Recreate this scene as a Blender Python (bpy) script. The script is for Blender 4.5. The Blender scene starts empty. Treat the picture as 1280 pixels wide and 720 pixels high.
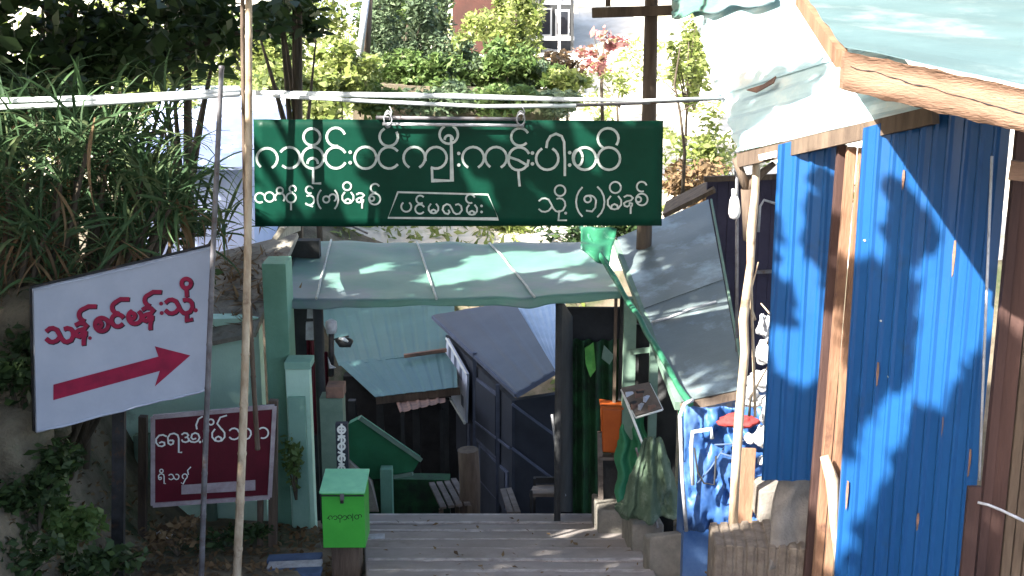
import bpy, math, random
import numpy as np
from mathutils import Vector, noise, Matrix
random.seed(7)
rng = np.random.default_rng(7)
sc = bpy.context.scene
COL = sc.collection

# ------------------------------------------------------------------ camera
PITCH, F = math.radians(14.0), 1624.0
CAM = Vector((0, 0, 6.0))
cd = bpy.data.cameras.new('camera'); co = bpy.data.objects.new('camera', cd); COL.objects.link(co)
co.location = CAM; co.rotation_euler = (math.pi/2 - PITCH, 0, 0)
cd.sensor_width = 36; cd.lens = 36*F/1280; cd.clip_end = 2000; cd.clip_start = .1
sc.camera = co
# ------------------------------------------------------------------ world, sun, exposure
SUN = Vector((-0.58, -0.50, 0.64)).normalized()
w = bpy.data.worlds.new('World'); sc.world = w; w.use_nodes = True
nt = w.node_tree; bg = nt.nodes['Background']
sky = nt.nodes.new('ShaderNodeTexSky'); sky.sky_type = 'NISHITA'; sky.sun_disc = False
sky.sun_elevation = math.asin(SUN.z); sky.sun_rotation = math.atan2(SUN.x, SUN.y)
nt.links.new(sky.outputs[0], bg.inputs[0]); bg.inputs[1].default_value = 0.15; sky.dust_density = 4.0
sl = bpy.data.lights.new('sun', 'SUN'); sl.energy = 5.0; sl.angle = math.radians(.5); sl.color = (1, .95, .85)
so = bpy.data.objects.new('sun', sl); COL.objects.link(so)
so.rotation_euler = SUN.to_track_quat('Z', 'Y').to_euler()
sc.view_settings.view_transform = 'Standard'; sc.view_settings.look = 'None'
sc.view_settings.gamma = 1; sc.view_settings.exposure = 2.3
sc.cycles.max_bounces = 6; sc.cycles.use_denoising = True

# ------------------------------------------------------------------ helpers
cp, sp = math.cos(PITCH), math.sin(PITCH)
def ray(px, py):
    u = (px-640)/F; v = (360-py)/F
    return Vector((u, cp + v*sp, -sp + v*cp))
def P(px, py, D):
    r = ray(px, py); return CAM + r*(D/r.y)
def on_plane(px, py, q, n):
    r = ray(px, py); return CAM + r*((q-CAM).dot(n)/r.dot(n))
def pix(p):
    d = p-CAM; z = d.y*cp - d.z*sp; v = d.y*sp + d.z*cp
    return 640+F*d.x/z, 360-F*v/z
def V(*a): return Vector(a)

def world_loc(o):
    l = Vector(o.location)
    while o.parent: o = o.parent; l += o.location
    return l
class MB:
    def __init__(s): s.v = []; s.f = []; s.sm = []
    def add(s, vs, fs, smooth=False):
        b = len(s.v); s.v += [tuple(q) for q in vs]; s.f += [tuple(i+b for i in f) for f in fs]; s.sm += [smooth]*len(fs); return s
    def hexa(s, p):   # 0-3 bottom loop, 4-7 top loop
        c = sum((Vector(q) for q in p), Vector())/8
        fs = [(0,3,2,1),(4,5,6,7),(0,1,5,4),(1,2,6,5),(2,3,7,6),(3,0,4,7)]
        n = (Vector(p[3])-Vector(p[0])).cross(Vector(p[1])-Vector(p[0]))
        if n.dot((Vector(p[0])-c)) < 0: fs = [f[::-1] for f in fs]
        return s.add(p, fs)
    def box(s, c, sz, rz=0, rx=0, ry=0):
        M = Matrix.Rotation(rz,3,'Z') @ Matrix.Rotation(ry,3,'Y') @ Matrix.Rotation(rx,3,'X'); c = Vector(c)
        x,y,z = (q/2 for q in sz)
        return s.hexa([c+M@V(a,b,d) for d in (-z,z) for a,b in ((-x,-y),(x,-y),(x,y),(-x,y))])
    def slab(s, pts, t, n=None):   # polygon extruded by t along its normal (away from n-side)
        pts = [Vector(q) for q in pts]
        if n is None:
            n = Vector()
            for i in range(len(pts)): n += pts[i].cross(pts[(i+1) % len(pts)])
            n.normalize()
        k = len(pts); q = [p - n*t for p in pts]
        return s.add(pts+q, [tuple(range(k)), tuple(range(2*k-1, k-1, -1))] + [(i, k+i, k+(i+1)%k, (i+1)%k) for i in range(k)])
    def beam(s, a, b, w_, h_, up=V(0,0,1)):   # rectangular bar a to b
        a, b = Vector(a), Vector(b); d = (b-a).normalized(); r = d.cross(up).normalized(); u = r.cross(d)
        return s.hexa([p + r*x + u*y for p in (a, b) for x, y in ((-w_/2,-h_/2),(w_/2,-h_/2),(w_/2,h_/2),(-w_/2,h_/2))])
    def tube(s, pts, rad, n=8, cap=True):
        pts = [Vector(p) for p in pts]
        if not isinstance(rad, (list, tuple)): rad = [rad]*len(pts)
        vs = []; ref = None
        for i, p in enumerate(pts):
            d = (pts[min(i+1, len(pts)-1)] - pts[max(i-1, 0)]).normalized()
            if ref is None: ref = V(0,0,1).cross(d) if abs(d.z) < .9 else V(1,0,0).cross(d)
            ref = (ref - d*ref.dot(d)).normalized(); o = d.cross(ref)
            vs += [p + (ref*math.cos(a)+o*math.sin(a))*rad[i] for a in (2*math.pi*j/n for j in range(n))]
        fs = [(i*n+j, i*n+(j+1)%n, (i+1)*n+(j+1)%n, (i+1)*n+j) for i in range(len(pts)-1) for j in range(n)]
        s.add(vs, fs, True)
        if cap:
            b = len(s.v) - len(vs); m = (len(pts)-1)*n
            s.f += [tuple(b+j for j in range(n-1, -1, -1)), tuple(b+m+j for j in range(n))]; s.sm += [False]*2
        return s
    def grid(s, fn, nu, nv, t=0, smooth=True):   # fn(u,v)->Vector ; t thickness
        vs = [fn(i/nu, j/nv) for j in range(nv+1) for i in range(nu+1)]
        W = nu+1; fs = [(j*W+i, j*W+i+1, (j+1)*W+i+1, (j+1)*W+i) for j in range(nv) for i in range(nu)]
        if not t: return s.add(vs, fs, smooth)
        n = (vs[nu]-vs[0]).cross(vs[nv*W]-vs[0]).normalized()*t
        k = len(vs); bs = [q-n for q in vs]
        rim = [i for i in range(nu)] ; per = [(i) for i in range(nu+1)] + [j*W+nu for j in range(1, nv+1)] + [nv*W+i for i in range(nu-1, -1, -1)] + [j*W for j in range(nv-1, 0, -1)]
        fs2 = [tuple(k+i for i in f[::-1]) for f in fs] + [(per[i], k+per[i], k+per[(i+1)%len(per)], per[(i+1)%len(per)]) for i in range(len(per))]
        return s.add(vs+bs, fs+fs2, smooth)
def tag(o, label=None, cat=None, group=None, kind=None):
    for k, v_ in (('label', label), ('category', cat), ('group', group), ('kind', kind)):
        if v_: o[k] = v_
    return o
def mesh_of(name, mb, m, off, bevel=0):
    me = bpy.data.meshes.new(name); me.from_pydata([(x-off.x, y-off.y, z-off.z) for x, y, z in mb.v], [], mb.f)
    me.polygons.foreach_set('use_smooth', mb.sm); me.materials.append(m); me.update(); return me
def obj(name, mb, m, parent=None, bevel=0, base=None):
    """one mesh object; top-level ones get their origin at the middle of their foot"""
    if parent: off = world_loc(parent)
    else:
        a = np.array(mb.v); off = Vector(((a[:,0].min()+a[:,0].max())/2, (a[:,1].min()+a[:,1].max())/2, a[:,2].min()))
    o = bpy.data.objects.new(name, mesh_of(name, mb, m, off)); COL.objects.link(o)
    if parent: o.parent = parent
    else: o.location = off
    if bevel:
        md = o.modifiers.new('bevel', 'BEVEL'); md.width = bevel; md.segments = 2; md.limit_method = 'ANGLE'
    return o
def thing(name, label, cat, loc, group=None):
    o = bpy.data.objects.new(name, None); COL.objects.link(o); o.location = loc; o.empty_display_size = .2
    return tag(o, label, cat, group)

# ------------------------------------------------------------------ materials
def srgb(r, g, b):
    f = lambda c: (c/255/12.92) if c/255 <= .04045 else ((c/255+.055)/1.055)**2.4
    return (f(r), f(g), f(b))
def mat(name, c1, c2=None, scale=4, rough=.8, bump=.15, metal=0, stretch=(1,1,1), c3=None, s3=1.2, t3=(.55,.7), spec=.3, detail=8, fine=60, transl=0, alpha=1):
    m = bpy.data.materials.new(name); m.use_nodes = True; nt = m.node_tree; N = nt.nodes; L = nt.links
    b = N['Principled BSDF']; b.inputs['Roughness'].default_value = rough; b.inputs['Metallic'].default_value = metal
    b.inputs['Specular IOR Level'].default_value = spec
    tc = N.new('ShaderNodeTexCoord'); mp = N.new('ShaderNodeMapping'); mp.inputs['Scale'].default_value = stretch
    L.new(tc.outputs['Object'], mp.inputs[0])
    c2 = c2 or tuple(x*.7 for x in c1)
    n1 = N.new('ShaderNodeTexNoise'); n1.inputs['Scale'].default_value = scale; n1.inputs['Detail'].default_value = detail; n1.inputs['Roughness'].default_value = .65
    L.new(mp.outputs[0], n1.inputs['Vector'])
    cr = N.new('ShaderNodeValToRGB'); cr.color_ramp.elements[0].position = .35; cr.color_ramp.elements[1].position = .65
    cr.color_ramp.elements[0].color = (*c2, 1); cr.color_ramp.elements[1].color = (*c1, 1)
    L.new(n1.outputs[0], cr.inputs[0]); out = cr.outputs[0]
    if c3:
        n3 = N.new('ShaderNodeTexNoise'); n3.inputs['Scale'].default_value = s3; n3.inputs['Detail'].default_value = 10; n3.inputs['Roughness'].default_value = .7
        L.new(tc.outputs['Object'], n3.inputs['Vector'])
        r3 = N.new('ShaderNodeValToRGB'); r3.color_ramp.elements[0].position = t3[0]; r3.color_ramp.elements[1].position = t3[1]
        L.new(n3.outputs[0], r3.inputs[0])
        mx = N.new('ShaderNodeMix'); mx.data_type = 'RGBA'; L.new(r3.outputs[0], mx.inputs[0]); L.new(out, mx.inputs[6]); mx.inputs[7].default_value = (*c3, 1); out = mx.outputs[2]
    L.new(out, b.inputs['Base Color'])
    if bump:
        n2 = N.new('ShaderNodeTexNoise'); n2.inputs['Scale'].default_value = fine; n2.inputs['Detail'].default_value = 5
        L.new(mp.outputs[0], n2.inputs['Vector'])
        ad = N.new('ShaderNodeMath'); ad.operation = 'ADD'; L.new(n1.outputs[0], ad.inputs[0]); L.new(n2.outputs[0], ad.inputs[1])
        bp = N.new('ShaderNodeBump'); bp.inputs['Strength'].default_value = bump; bp.inputs['Distance'].default_value = .02
        L.new(ad.outputs[0], bp.inputs['Height']); L.new(bp.outputs[0], b.inputs['Normal'])
    if transl:
        tr = N.new('ShaderNodeBsdfTranslucent'); L.new(out, tr.inputs[0]); ms = N.new('ShaderNodeMixShader'); ms.inputs[0].default_value = transl
        L.new(b.outputs[0], ms.inputs[1]); L.new(tr.outputs[0], ms.inputs[2]); L.new(ms.outputs[0], N['Material Output'].inputs[0])
    return m
def leafmat(name, cols, transl=.35, rough=.55):
    m = bpy.data.materials.new(name); m.use_nodes = True; N = m.node_tree.nodes; L = m.node_tree.links
    g = N.new('ShaderNodeNewGeometry'); oi = N.new('ShaderNodeObjectInfo'); ad = N.new('ShaderNodeMath'); ad.operation = 'ADD'; fr = N.new('ShaderNodeMath'); fr.operation = 'FRACT'
    L.new(g.outputs['Random Per Island'], ad.inputs[0]); L.new(oi.outputs['Random'], ad.inputs[1]); L.new(ad.outputs[0], fr.inputs[0])
    cr = N.new('ShaderNodeValToRGB'); e = cr.color_ramp.elements
    e[0].color = (*cols[0], 1); e[1].color = (*cols[-1], 1)
    for i, c in enumerate(cols[1:-1]): k = e.new((i+1)/(len(cols)-1)); k.color = (*c, 1)
    L.new(fr.outputs[0], cr.inputs[0])
    b = N['Principled BSDF']; b.inputs['Roughness'].default_value = rough; b.inputs['Specular IOR Level'].default_value = .3
    L.new(cr.outputs[0], b.inputs['Base Color'])
    tr = N.new('ShaderNodeBsdfTranslucent'); L.new(cr.outputs[0], tr.inputs[0])
    ms = N.new('ShaderNodeMixShader'); ms.inputs[0].default_value = transl
    L.new(b.outputs[0], ms.inputs[1]); L.new(tr.outputs[0], ms.inputs[2]); L.new(ms.outputs[0], N['Material Output'].inputs[0])
    return m
M = {}
M['soil'] = mat('soil', (.20,.165,.12), (.10,.085,.06), 3, .95, .6, c3=(.05,.065,.03), s3=.7, t3=(.5,.62))
M['paledirt'] = mat('pale_dirt', (.62,.58,.50), (.46,.42,.34), 1.5, .95, .5, c3=(.26,.27,.12), s3=.45, t3=(.56,.66))
M['concrete'] = mat('concrete', (.34,.305,.29), (.25,.222,.21), 2, .85, .3, stretch=(.7,1.2,1), c3=(.19,.165,.15), s3=1.7, t3=(.5,.75))
M['nosing'] = mat('worn_concrete', (.50,.455,.44), (.27,.24,.23), 9, .8, .3)
M['greyblock'] = mat('grey_block', (.26,.24,.21), (.16,.15,.13), 6, .9, .4)
M['brownblock'] = mat('brown_block', (.23,.19,.155), (.13,.105,.085), 9, .9, .5)
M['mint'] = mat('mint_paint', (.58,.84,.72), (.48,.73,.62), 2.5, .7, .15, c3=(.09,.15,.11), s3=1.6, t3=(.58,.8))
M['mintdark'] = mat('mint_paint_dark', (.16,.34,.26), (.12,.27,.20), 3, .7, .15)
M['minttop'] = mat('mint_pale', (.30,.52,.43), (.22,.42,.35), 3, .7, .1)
M['slabroof'] = mat('old_roof_sheet', (.30,.28,.24), (.17,.16,.14), 5, .9, .4, c3=(.11,.07,.045), s3=3, t3=(.55,.68))
M['signgreen'] = mat('banner_green', (.004,.044,.028), (.003,.032,.020), 2, .4, .12, fine=8, spec=.1)
M['signwhite'] = mat('letter_white', (.78,.8,.78), (.7,.72,.7), 5, .6, 0)
M['signpale'] = mat('letter_grey', (.50,.54,.52), (.30,.36,.34), 9, .6, 0)
M['vinyl'] = mat('white_vinyl', (.40,.43,.52), (.34,.37,.46), 2.5, .35, .12, fine=6, spec=.5)
M['red'] = mat('sign_red', (.36,.018,.035), (.30,.014,.03), 5, .5, 0)
M['redink'] = mat('letter_red', (.30,.012,.05), (.2,.01,.04), 8, .5, 0)
M['ink'] = mat('dark_ink', (.03,.012,.025), (.02,.01,.02), 8, .5, 0)
M['maroon'] = mat('maroon_board', (.115,.008,.02), (.075,.006,.014), 2.2, .5, .06)
M['pinkframe'] = mat('pale_frame', (.42,.36,.38), (.28,.22,.24), 9, .6, .1)
M['darkmetal'] = mat('dark_metal', (.045,.045,.05), (.02,.02,.02), 8, .5, .1, metal=.3, c3=(.10,.05,.03), s3=9)
M['greymetal'] = mat('grey_metal', (.22,.22,.24), (.12,.11,.12), 8, .5, .1, metal=.4, c3=(.12,.07,.045), s3=7)
M['pipe'] = mat('white_pipe', (.75,.78,.80), (.55,.6,.62), 8, .35, .05, stretch=(.3,1,1))
M['bamboo'] = mat('bamboo', (.60,.50,.37), (.34,.24,.16), 14, .55, .12, stretch=(1,1,.3), c3=(.16,.09,.06), s3=5, t3=(.56,.7))
M['oldwood'] = mat('old_wood', (.16,.12,.09), (.07,.05,.04), 8, .9, .4, stretch=(1,1,.15))
M['woodh'] = mat('old_wood_flat', (.18,.15,.135), (.09,.075,.065), 8, .9, .4, stretch=(.4,.4,1))
M['warmwood'] = mat('warm_wood', (.31,.18,.115), (.15,.08,.05), 5, .75, .35, stretch=(1,1,.18), c3=(.10,.05,.04), s3=3, t3=(.54,.68))
M['beamwood'] = mat('beam_wood', (.27,.165,.115), (.16,.095,.065), 5, .8, .4, stretch=(.5,.5,2.5), c3=(.16,.07,.045), s3=2.4, t3=(.58,.66))
M['redwood'] = mat('red_brown_wood', (.085,.045,.038), (.04,.022,.02), 6, .8, .4, stretch=(1,1,.1))
M['teal'] = mat('teal_tin', (.065,.14,.14), (.05,.11,.11), 1.4, .42, .08, c3=(.16,.21,.21), s3=2.4, t3=(.62,.78), spec=.5)
M['slate'] = mat('slate_tin', (.055,.06,.078), (.04,.044,.06), 2, .45, .06, spec=.5)
M['paletin'] = mat('pale_tin', (.28,.38,.52), (.2,.29,.42), 3, .4, .06, spec=.5)
M['rooflight'] = mat('pale_teal_tin', (.105,.165,.178), (.08,.13,.145), 2.5, .5, .1, stretch=(.3,1,1), c3=(.26,.31,.31), s3=1.5, t3=(.55,.75), spec=.5)
M['rooflow'] = mat('weathered_tin', (.50,.66,.70), (.36,.52,.58), 2, .45, .1, c3=(.66,.68,.66), s3=2, t3=(.5,.7), spec=.5)
M['rust'] = mat('rusty_tin', (.26,.15,.11), (.12,.08,.07), 7, .9, .3)
M['blue'] = mat('blue_tin', (.010,.078,.245), (.008,.062,.20), 1.5, .38, .05, spec=.5, stretch=(1,1,.3), c3=(.02,.05,.11), s3=3.3, t3=(.58,.85))
M['bluetarp'] = mat('blue_tarp', (.045,.13,.36), (.035,.10,.29), 2, .45, .1, fine=12, c3=(.16,.27,.50), s3=1.3, t3=(.45,.7), transl=.1)
M['navy'] = mat('navy_panel', (.036,.042,.06), (.022,.027,.04), 2.5, .6, .1)
M['navytrim'] = mat('navy_trim', (.10,.12,.18), (.07,.08,.12), 5, .6, .1)
M['board'] = mat('notice_board', (.50,.55,.66), (.42,.46,.57), 4, .5, .05)
M['black'] = mat('black_and_shade', (.030,.032,.036), (.018,.018,.02), 5, .9, .1)  # black parts, and the dark put under the teal roof and in the stall
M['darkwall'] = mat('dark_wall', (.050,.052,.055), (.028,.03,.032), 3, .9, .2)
M['purplewall'] = mat('purple_grey_wall', (.060,.052,.088), (.035,.03,.055), 2.5, .8, .15, c3=(.03,.02,.03), s3=2)
M['tarpgreen'] = mat('green_tarp', (.12,.26,.21), (.10,.22,.18), 1.2, .5, .15, fine=9, c3=(.16,.215,.235), s3=.55, t3=(.44,.56), transl=.12)
M['brightgreen'] = mat('bright_green_tarp', (.035,.20,.11), (.025,.14,.075), 5, .5, .2, fine=12, c3=(.22,.50,.34), s3=6, t3=(.55,.7), transl=.15)
M['netgreen'] = mat('faded_green_cloth', (.10,.15,.10), (.055,.09,.06), 7, .85, .4, c3=(.20,.25,.20), s3=4, t3=(.5,.65))
M['stallgreen'] = mat('stall_green', (.018,.085,.03), (.012,.045,.018), 3.5, .8, .3, c3=(.012,.02,.014), s3=2.5, t3=(.45,.62))
M['limecloth'] = mat('lime_green_cloth', (.13,.40,.08), (.06,.25,.05), 7, .7, .3)  # light green for the patch inside the stall
M['greenpanel'] = mat('green_panel', (.03,.19,.09), (.022,.14,.065), 3, .6, .1)
M['greentrim'] = mat('grey_green_trim', (.16,.24,.19), (.11,.18,.14), 6, .7, .1)
M['boxgreen'] = mat('box_green', (.07,.45,.06), (.055,.38,.05), 4, .35, .05, c3=(.03,.2,.04), s3=9, t3=(.62,.8), spec=.5)
M['lidgreen'] = mat('lid_green', (.22,.62,.34), (.16,.52,.28), 7, .3, .05, spec=.5)
M['orange'] = mat('orange_plastic', (.42,.09,.015), (.34,.07,.012), 4, .5, .05)
M['greenroof'] = mat('grey_green_tin', (.13,.16,.165), (.09,.115,.12), 1.2, .35, .08, c3=(.27,.36,.43), s3=1.1, t3=(.52,.66), spec=.6)
M['cloth'] = mat('white_cloth', (.62,.62,.63), (.42,.42,.43), 7, .85, .5, c3=(.2,.17,.16), s3=5, t3=(.6,.75))
M['redcloth'] = mat('red_cloth', (.38,.05,.05), (.2,.03,.03), 5, .8, .3)
M['sack'] = mat('beige_sack', (.25,.225,.20), (.15,.135,.12), 6, .9, .4)
M['paintblue'] = mat('faded_blue_paint', (.08,.13,.24), (.05,.08,.15), 6, .7, .2)
M['bulb'] = mat('bulb_white', (.85,.86,.88), (.8,.8,.82), 4, .2, 0, spec=.5)
M['rope'] = mat('pale_rope', (.52,.55,.52), (.35,.38,.36), 20, .8, .2)
M['dimwhite'] = mat('dull_white', (.50,.52,.56), (.3,.3,.32), 12, .6, .1)
M['bark'] = mat('bark', (.12,.095,.07), (.05,.04,.03), 9, .95, .6, stretch=(1,1,.25))
M['rock'] = mat('rock', (.19,.165,.12), (.085,.072,.05), 5, .95, .8, c3=(.05,.06,.03), s3=2.5, t3=(.5,.65))
M['housewhite'] = mat('house_white', (.7,.7,.72), (.6,.6,.6), 2, .8, .1)
M['houseblue'] = mat('house_blue_tin', (.50,.58,.80), (.40,.48,.70), 2, .6, .1)
M['houserust'] = mat('house_rust_wall', (.065,.025,.02), (.04,.018,.015), 2, .8, .2)
M['darkglass'] = mat('dark_window', (.03,.035,.045), (.02,.022,.03), 3, .15, 0, spec=.5)
L_ = {}
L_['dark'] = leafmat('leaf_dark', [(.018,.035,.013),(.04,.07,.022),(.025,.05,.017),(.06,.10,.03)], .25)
L_['mid'] = leafmat('leaf_mid', [(.06,.11,.03),(.11,.17,.05),(.08,.14,.035),(.16,.21,.07)], .3)  # lightened so the leaf colour carries the haze of the far slope
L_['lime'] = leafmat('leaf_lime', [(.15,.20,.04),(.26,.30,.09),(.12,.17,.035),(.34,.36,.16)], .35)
L_['pine'] = leafmat('leaf_grey_green', [(.08,.12,.065),(.11,.16,.085),(.06,.09,.055),(.14,.19,.10)], .2)  # distant haze put into the leaf colour by lightening it
L_['blade'] = leafmat('leaf_blade', [(.05,.10,.045),(.08,.15,.06),(.035,.075,.035),(.14,.18,.08)], .25, .7)
L_['dry'] = leafmat('leaf_dry', [(.15,.09,.045),(.22,.15,.08),(.08,.05,.03)], .2, .8)
L_['flower'] = leafmat('leaf_red', [(.42,.16,.16),(.55,.32,.30),(.38,.12,.14),(.35,.3,.15)], .3)

# ------------------------------------------------------------------ foliage builders
def leaf_arrays(cen, nrm_bias, size, asp=.5, jitter=.35, droop=.0):
    """pointed six-sided folded leaves at cen (n,3)"""
    n = len(cen); d = rng.normal(size=(n,3)); d[:,2] *= .6; d[:,2] -= droop; d /= np.linalg.norm(d, axis=1)[:,None]
    q = rng.normal(size=(n,3)) + np.array(nrm_bias); s = np.cross(d, q); s /= np.linalg.norm(s, axis=1)[:,None]+1e-9
    nn = np.cross(s, d); L = size*(1+jitter*rng.normal(size=n)).clip(.4, 1.8)[:,None]; W = L*asp
    v = np.stack([cen-d*L*.5, cen-d*L*.12+s*W*.5+nn*W*.12, cen+d*L*.5, cen-d*L*.12-s*W*.5+nn*W*.12], 1)
    return v.reshape(-1,3)
def quads_obj(name, verts, m, parent=None, kind=None):
    n = len(verts)//4; off = np.array(world_loc(parent)) if parent else np.array([verts[:,0].mean(), verts[:,1].mean(), verts[:,2].min()])
    me = bpy.data.meshes.new(name); me.vertices.add(n*4); me.vertices.foreach_set('co', (verts-off).astype(np.float32).ravel())
    me.loops.add(n*4); me.loops.foreach_set('vertex_index', np.arange(n*4, dtype=np.int32))
    me.polygons.add(n); me.polygons.foreach_set('loop_start', np.arange(0, n*4, 4, dtype=np.int32))
    me.materials.append(m); me.update(calc_edges=True); me.validate()
    o = bpy.data.objects.new(name, me); COL.objects.link(o)
    if parent: o.parent = parent
    else: o.location = off
    if kind: o['kind'] = kind
    return o
def clumpy(c, r, n, nclump=14, spread=.34, shell=.75):
    """points grouped in clumps through an ellipsoid"""
    c = np.array(c); r = np.array(r)
    k = rng.normal(size=(nclump,3)); k /= np.linalg.norm(k, axis=1)[:,None]; k *= (rng.random(nclump)**.4*shell)[:,None]
    sz = spread*(.6+.8*rng.random(nclump))
    i = rng.integers(0, nclump, n); p = rng.normal(size=(n,3)); p /= np.linalg.norm(p, axis=1)[:,None]; p *= (rng.random(n)**.45)[:,None]
    return c + (k[i] + p*sz[i][:,None])*r
def tree(name, label, cat, foot, c, r, n, size, m, trunk_r=.09, group=None, asp=.5, nclump=14, spread=.34, droop=0, stems=1, limbs=6):
    t = thing(name, label, cat, foot, group)
    pts = clumpy(c, r, n, nclump, spread)
    mb = MB(); foot = Vector(foot); c = Vector(c)
    for s_ in range(stems):
        j = V(random.uniform(-.3,.3)*r[0]*(stems>1), 0, 0); top = c + j + V(0,0,r[2]*.3)
        mid = foot.lerp(top, .5) + V(random.uniform(-.1,.1), random.uniform(-.1,.1), 0)*r[0]
        mb.tube([foot+j*.3, mid, top], [trunk_r, trunk_r*.75, trunk_r*.3], 7)
    for i in range(limbs):
        e = Vector(pts[random.randrange(n)]); a = foot.lerp(c, random.uniform(.55, .95)); b = a.lerp(e, .5)+V(0,0,.08*r[2])
        mb.tube([a, b, e], [trunk_r*.45, trunk_r*.3, trunk_r*.1], 5)
    obj('trunk', mb, M['bark'], t)
    quads_obj('crown', leaf_arrays(pts, (0,0,1.0), size, asp, droop=droop), m, t)
    return t
def shrub(name, label, cat, c, r, n, size, m, group=None, asp=.5, droop=0, nclump=10):
    foot = (c[0], c[1], c[2]-r[2])
    t = thing(name, label, cat, foot, group)
    pts = clumpy(c, r, n, nclump, .4)
    mb = MB()
    for i in range(5):
        e = Vector(pts[random.randrange(n)]); mb.tube([Vector(foot)-V(0,0,.1), Vector(foot).lerp(e,.5)+V(0,0,.05), e], [.02*r[2]+.006, .012*r[2]+.004, .004], 5)
    obj('stem', mb, M['bark'], t)
    quads_obj('foliage', leaf_arrays(pts, (0,0,1.0), size, asp, droop=droop), m, t)
    return t

# ------------------------------------------------------------------ ground
def zp(y):
    if y < 3: return .85-.26*(3-10.8)
    if y < 12.7: return .85-.26*(y-10.8)
    if y < 19: return .356-.62*(y-12.7)
    return -3.55
def sm(t): t = max(0, min(1, t)); return t*t*(3-2*t)
def hgt(x, y):
    z = zp(y)
    if y > 21:
        for (a, za), (b, zb) in zip(((21,-3.55),(23,.9),(31,2.3),(50,5.2),(120,26),(260,75),(420,90)), ((23,.9),(31,2.3),(50,5.2),(120,26),(260,75),(420,90),(900,95))):
            if a <= y <= b: z = za + (zb-za)*(y-a)/(b-a)
    near = 1-sm((y-13)/5)
    xb = 2.75+.5*sm((y-8.8)/1.2); z += (2.3*sm((-x-xb)/1.5) + .9*sm((-x-4)/3))*near - .12*near*(abs(x+.1) < 1.7)
    z += 1.6*sm((-x-3.5)/4)*sm((y-13)/4)*(1-sm((y-22)/4))
    ww = sm((-x-1.2)/2.5)*sm((y-18)/2.5); z = z*(1-ww)+max(z, 1.35+.07*(y-20))*ww
    a = .10 if y < 22 else .35
    if not (-1.7 < x < 1.5 and y < 19): z += a*noise.fractal(Vector((x*.9, y*.9, 3)) * (1 if y < 22 else .3), 1, 2, 5)
    return z
def axis(a, b, fine, lo, hi, g=1.25):
    r = list(np.arange(a, b, fine)); s_ = fine
    while r[-1] < hi: s_ *= g; r.append(r[-1]+s_)
    s_ = fine
    while r[0] > lo: s_ *= g; r.insert(0, r[0]-s_)
    return r
xs = axis(-7, 5, .13, -420, 420); ys = axis(4, 24, .14, 1, 850, 1.06)
g1 = [j for j, y in enumerate(ys) if y <= 23]; 
def sheet(name, jj, m):
    mb = MB(); W = len(xs)
    mb.add([(x, ys[j], hgt(x, ys[j])) for j in jj for x in xs], [(j*W+i, j*W+i+1, (j+1)*W+i+1, (j+1)*W+i) for j in range(len(jj)-1) for i in range(W-1)], True)
    tag(obj(name, mb, m), kind='structure')
sheet('ground', g1, M['soil']); sheet('hillside', list(range(g1[-1], len(ys))), M['paledirt'])

# path of broad shallow concrete steps, then the steeper flight beyond the brow
path = bpy.data.objects.new('path', None); COL.objects.link(path); path.location = (0, 8.6, zp(8.6)); path['kind'] = 'structure'
y0 = 8.2
def pedge(y): return -1.2-.13*(y-9.8), 1.2-.02*(y-9.8)
k = 0
while y0 < 19:
    tr = .46 if y0 < 12.4 else .34
    z = zp(y0+tr/2) if y0 < 12.4 else zp(y0)-.22
    y1 = y0+tr; a, b = pedge(y0); a2, b2 = pedge(y1); bot = z-.3
    mb = MB(); j = lambda: random.uniform(-.012, .012)
    mb.hexa([V(a,y0,bot), V(b,y0,bot), V(b2,y1,bot), V(a2,y1,bot), V(a,y0,z+j()), V(b,y0,z+j()), V(b2,y1,z+j()-.06), V(a2,y1,z+j()-.06)])
    o = obj('step', mb, M['concrete'], path, bevel=.012)
    if y0 < 12.4:   # worn pale arris at the far edge of each tread
        mb = MB(); zn = z-.052; n_ = 14; q_ = [(a2+.03+(b2-a2-.06)*t/n_, random.uniform(.03,.065)) for t in range(n_+1)]
        for (xa, wa_), (xb, wb_) in zip(q_, q_[1:]): mb.hexa([V(xa,y1-wa_,zn-.04), V(xb,y1-wb_,zn-.04), V(xb,y1+.008,zn-.04), V(xa,y1+.008,zn-.04), V(xa,y1-wa_,zn+.006), V(xb,y1-wb_,zn+.006), V(xb,y1+.008,zn), V(xa,y1+.008,zn)])
        obj('nosing', mb, M['nosing'], o)
    y0 = y1; k += 1
# low concrete edging to the right of the path
def kerb(pts, D, zb, name, label, h=.0, dy=.9):
    a, b = P(*pts[0], D), P(*pts[1], D)
    mb = MB(); mb.hexa([V(a.x,a.y-dy*.2,zb), V(b.x,b.y-dy*.2,zb), V(b.x-.02,b.y+dy,zb), V(a.x-.02,a.y+dy,zb), V(a.x,a.y,a.z), V(b.x,b.y,b.z), V(b.x-.03,b.y+dy,b.z-.10), V(a.x-.03,a.y+dy,a.z-.08)])
    tag(obj(name, mb, M['greyblock'], bevel=.02), label, 'kerb block', 'concrete blocks edging the path')
kerb([(812,672),(868,664)], 10.1, .2, 'kerb_block', 'large grey concrete block ending the path edge below the blue tarp', dy=.25)
kerb([(790,655),(830,655)], 10.9, .0, 'kerb_block', 'middle grey concrete edging block between path and green bundle', dy=.7)
kerb([(748,637),(805,640)], 11.8, -.2, 'kerb_block', 'far pale concrete edging block under the green cloth bundle', dy=.6)

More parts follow.
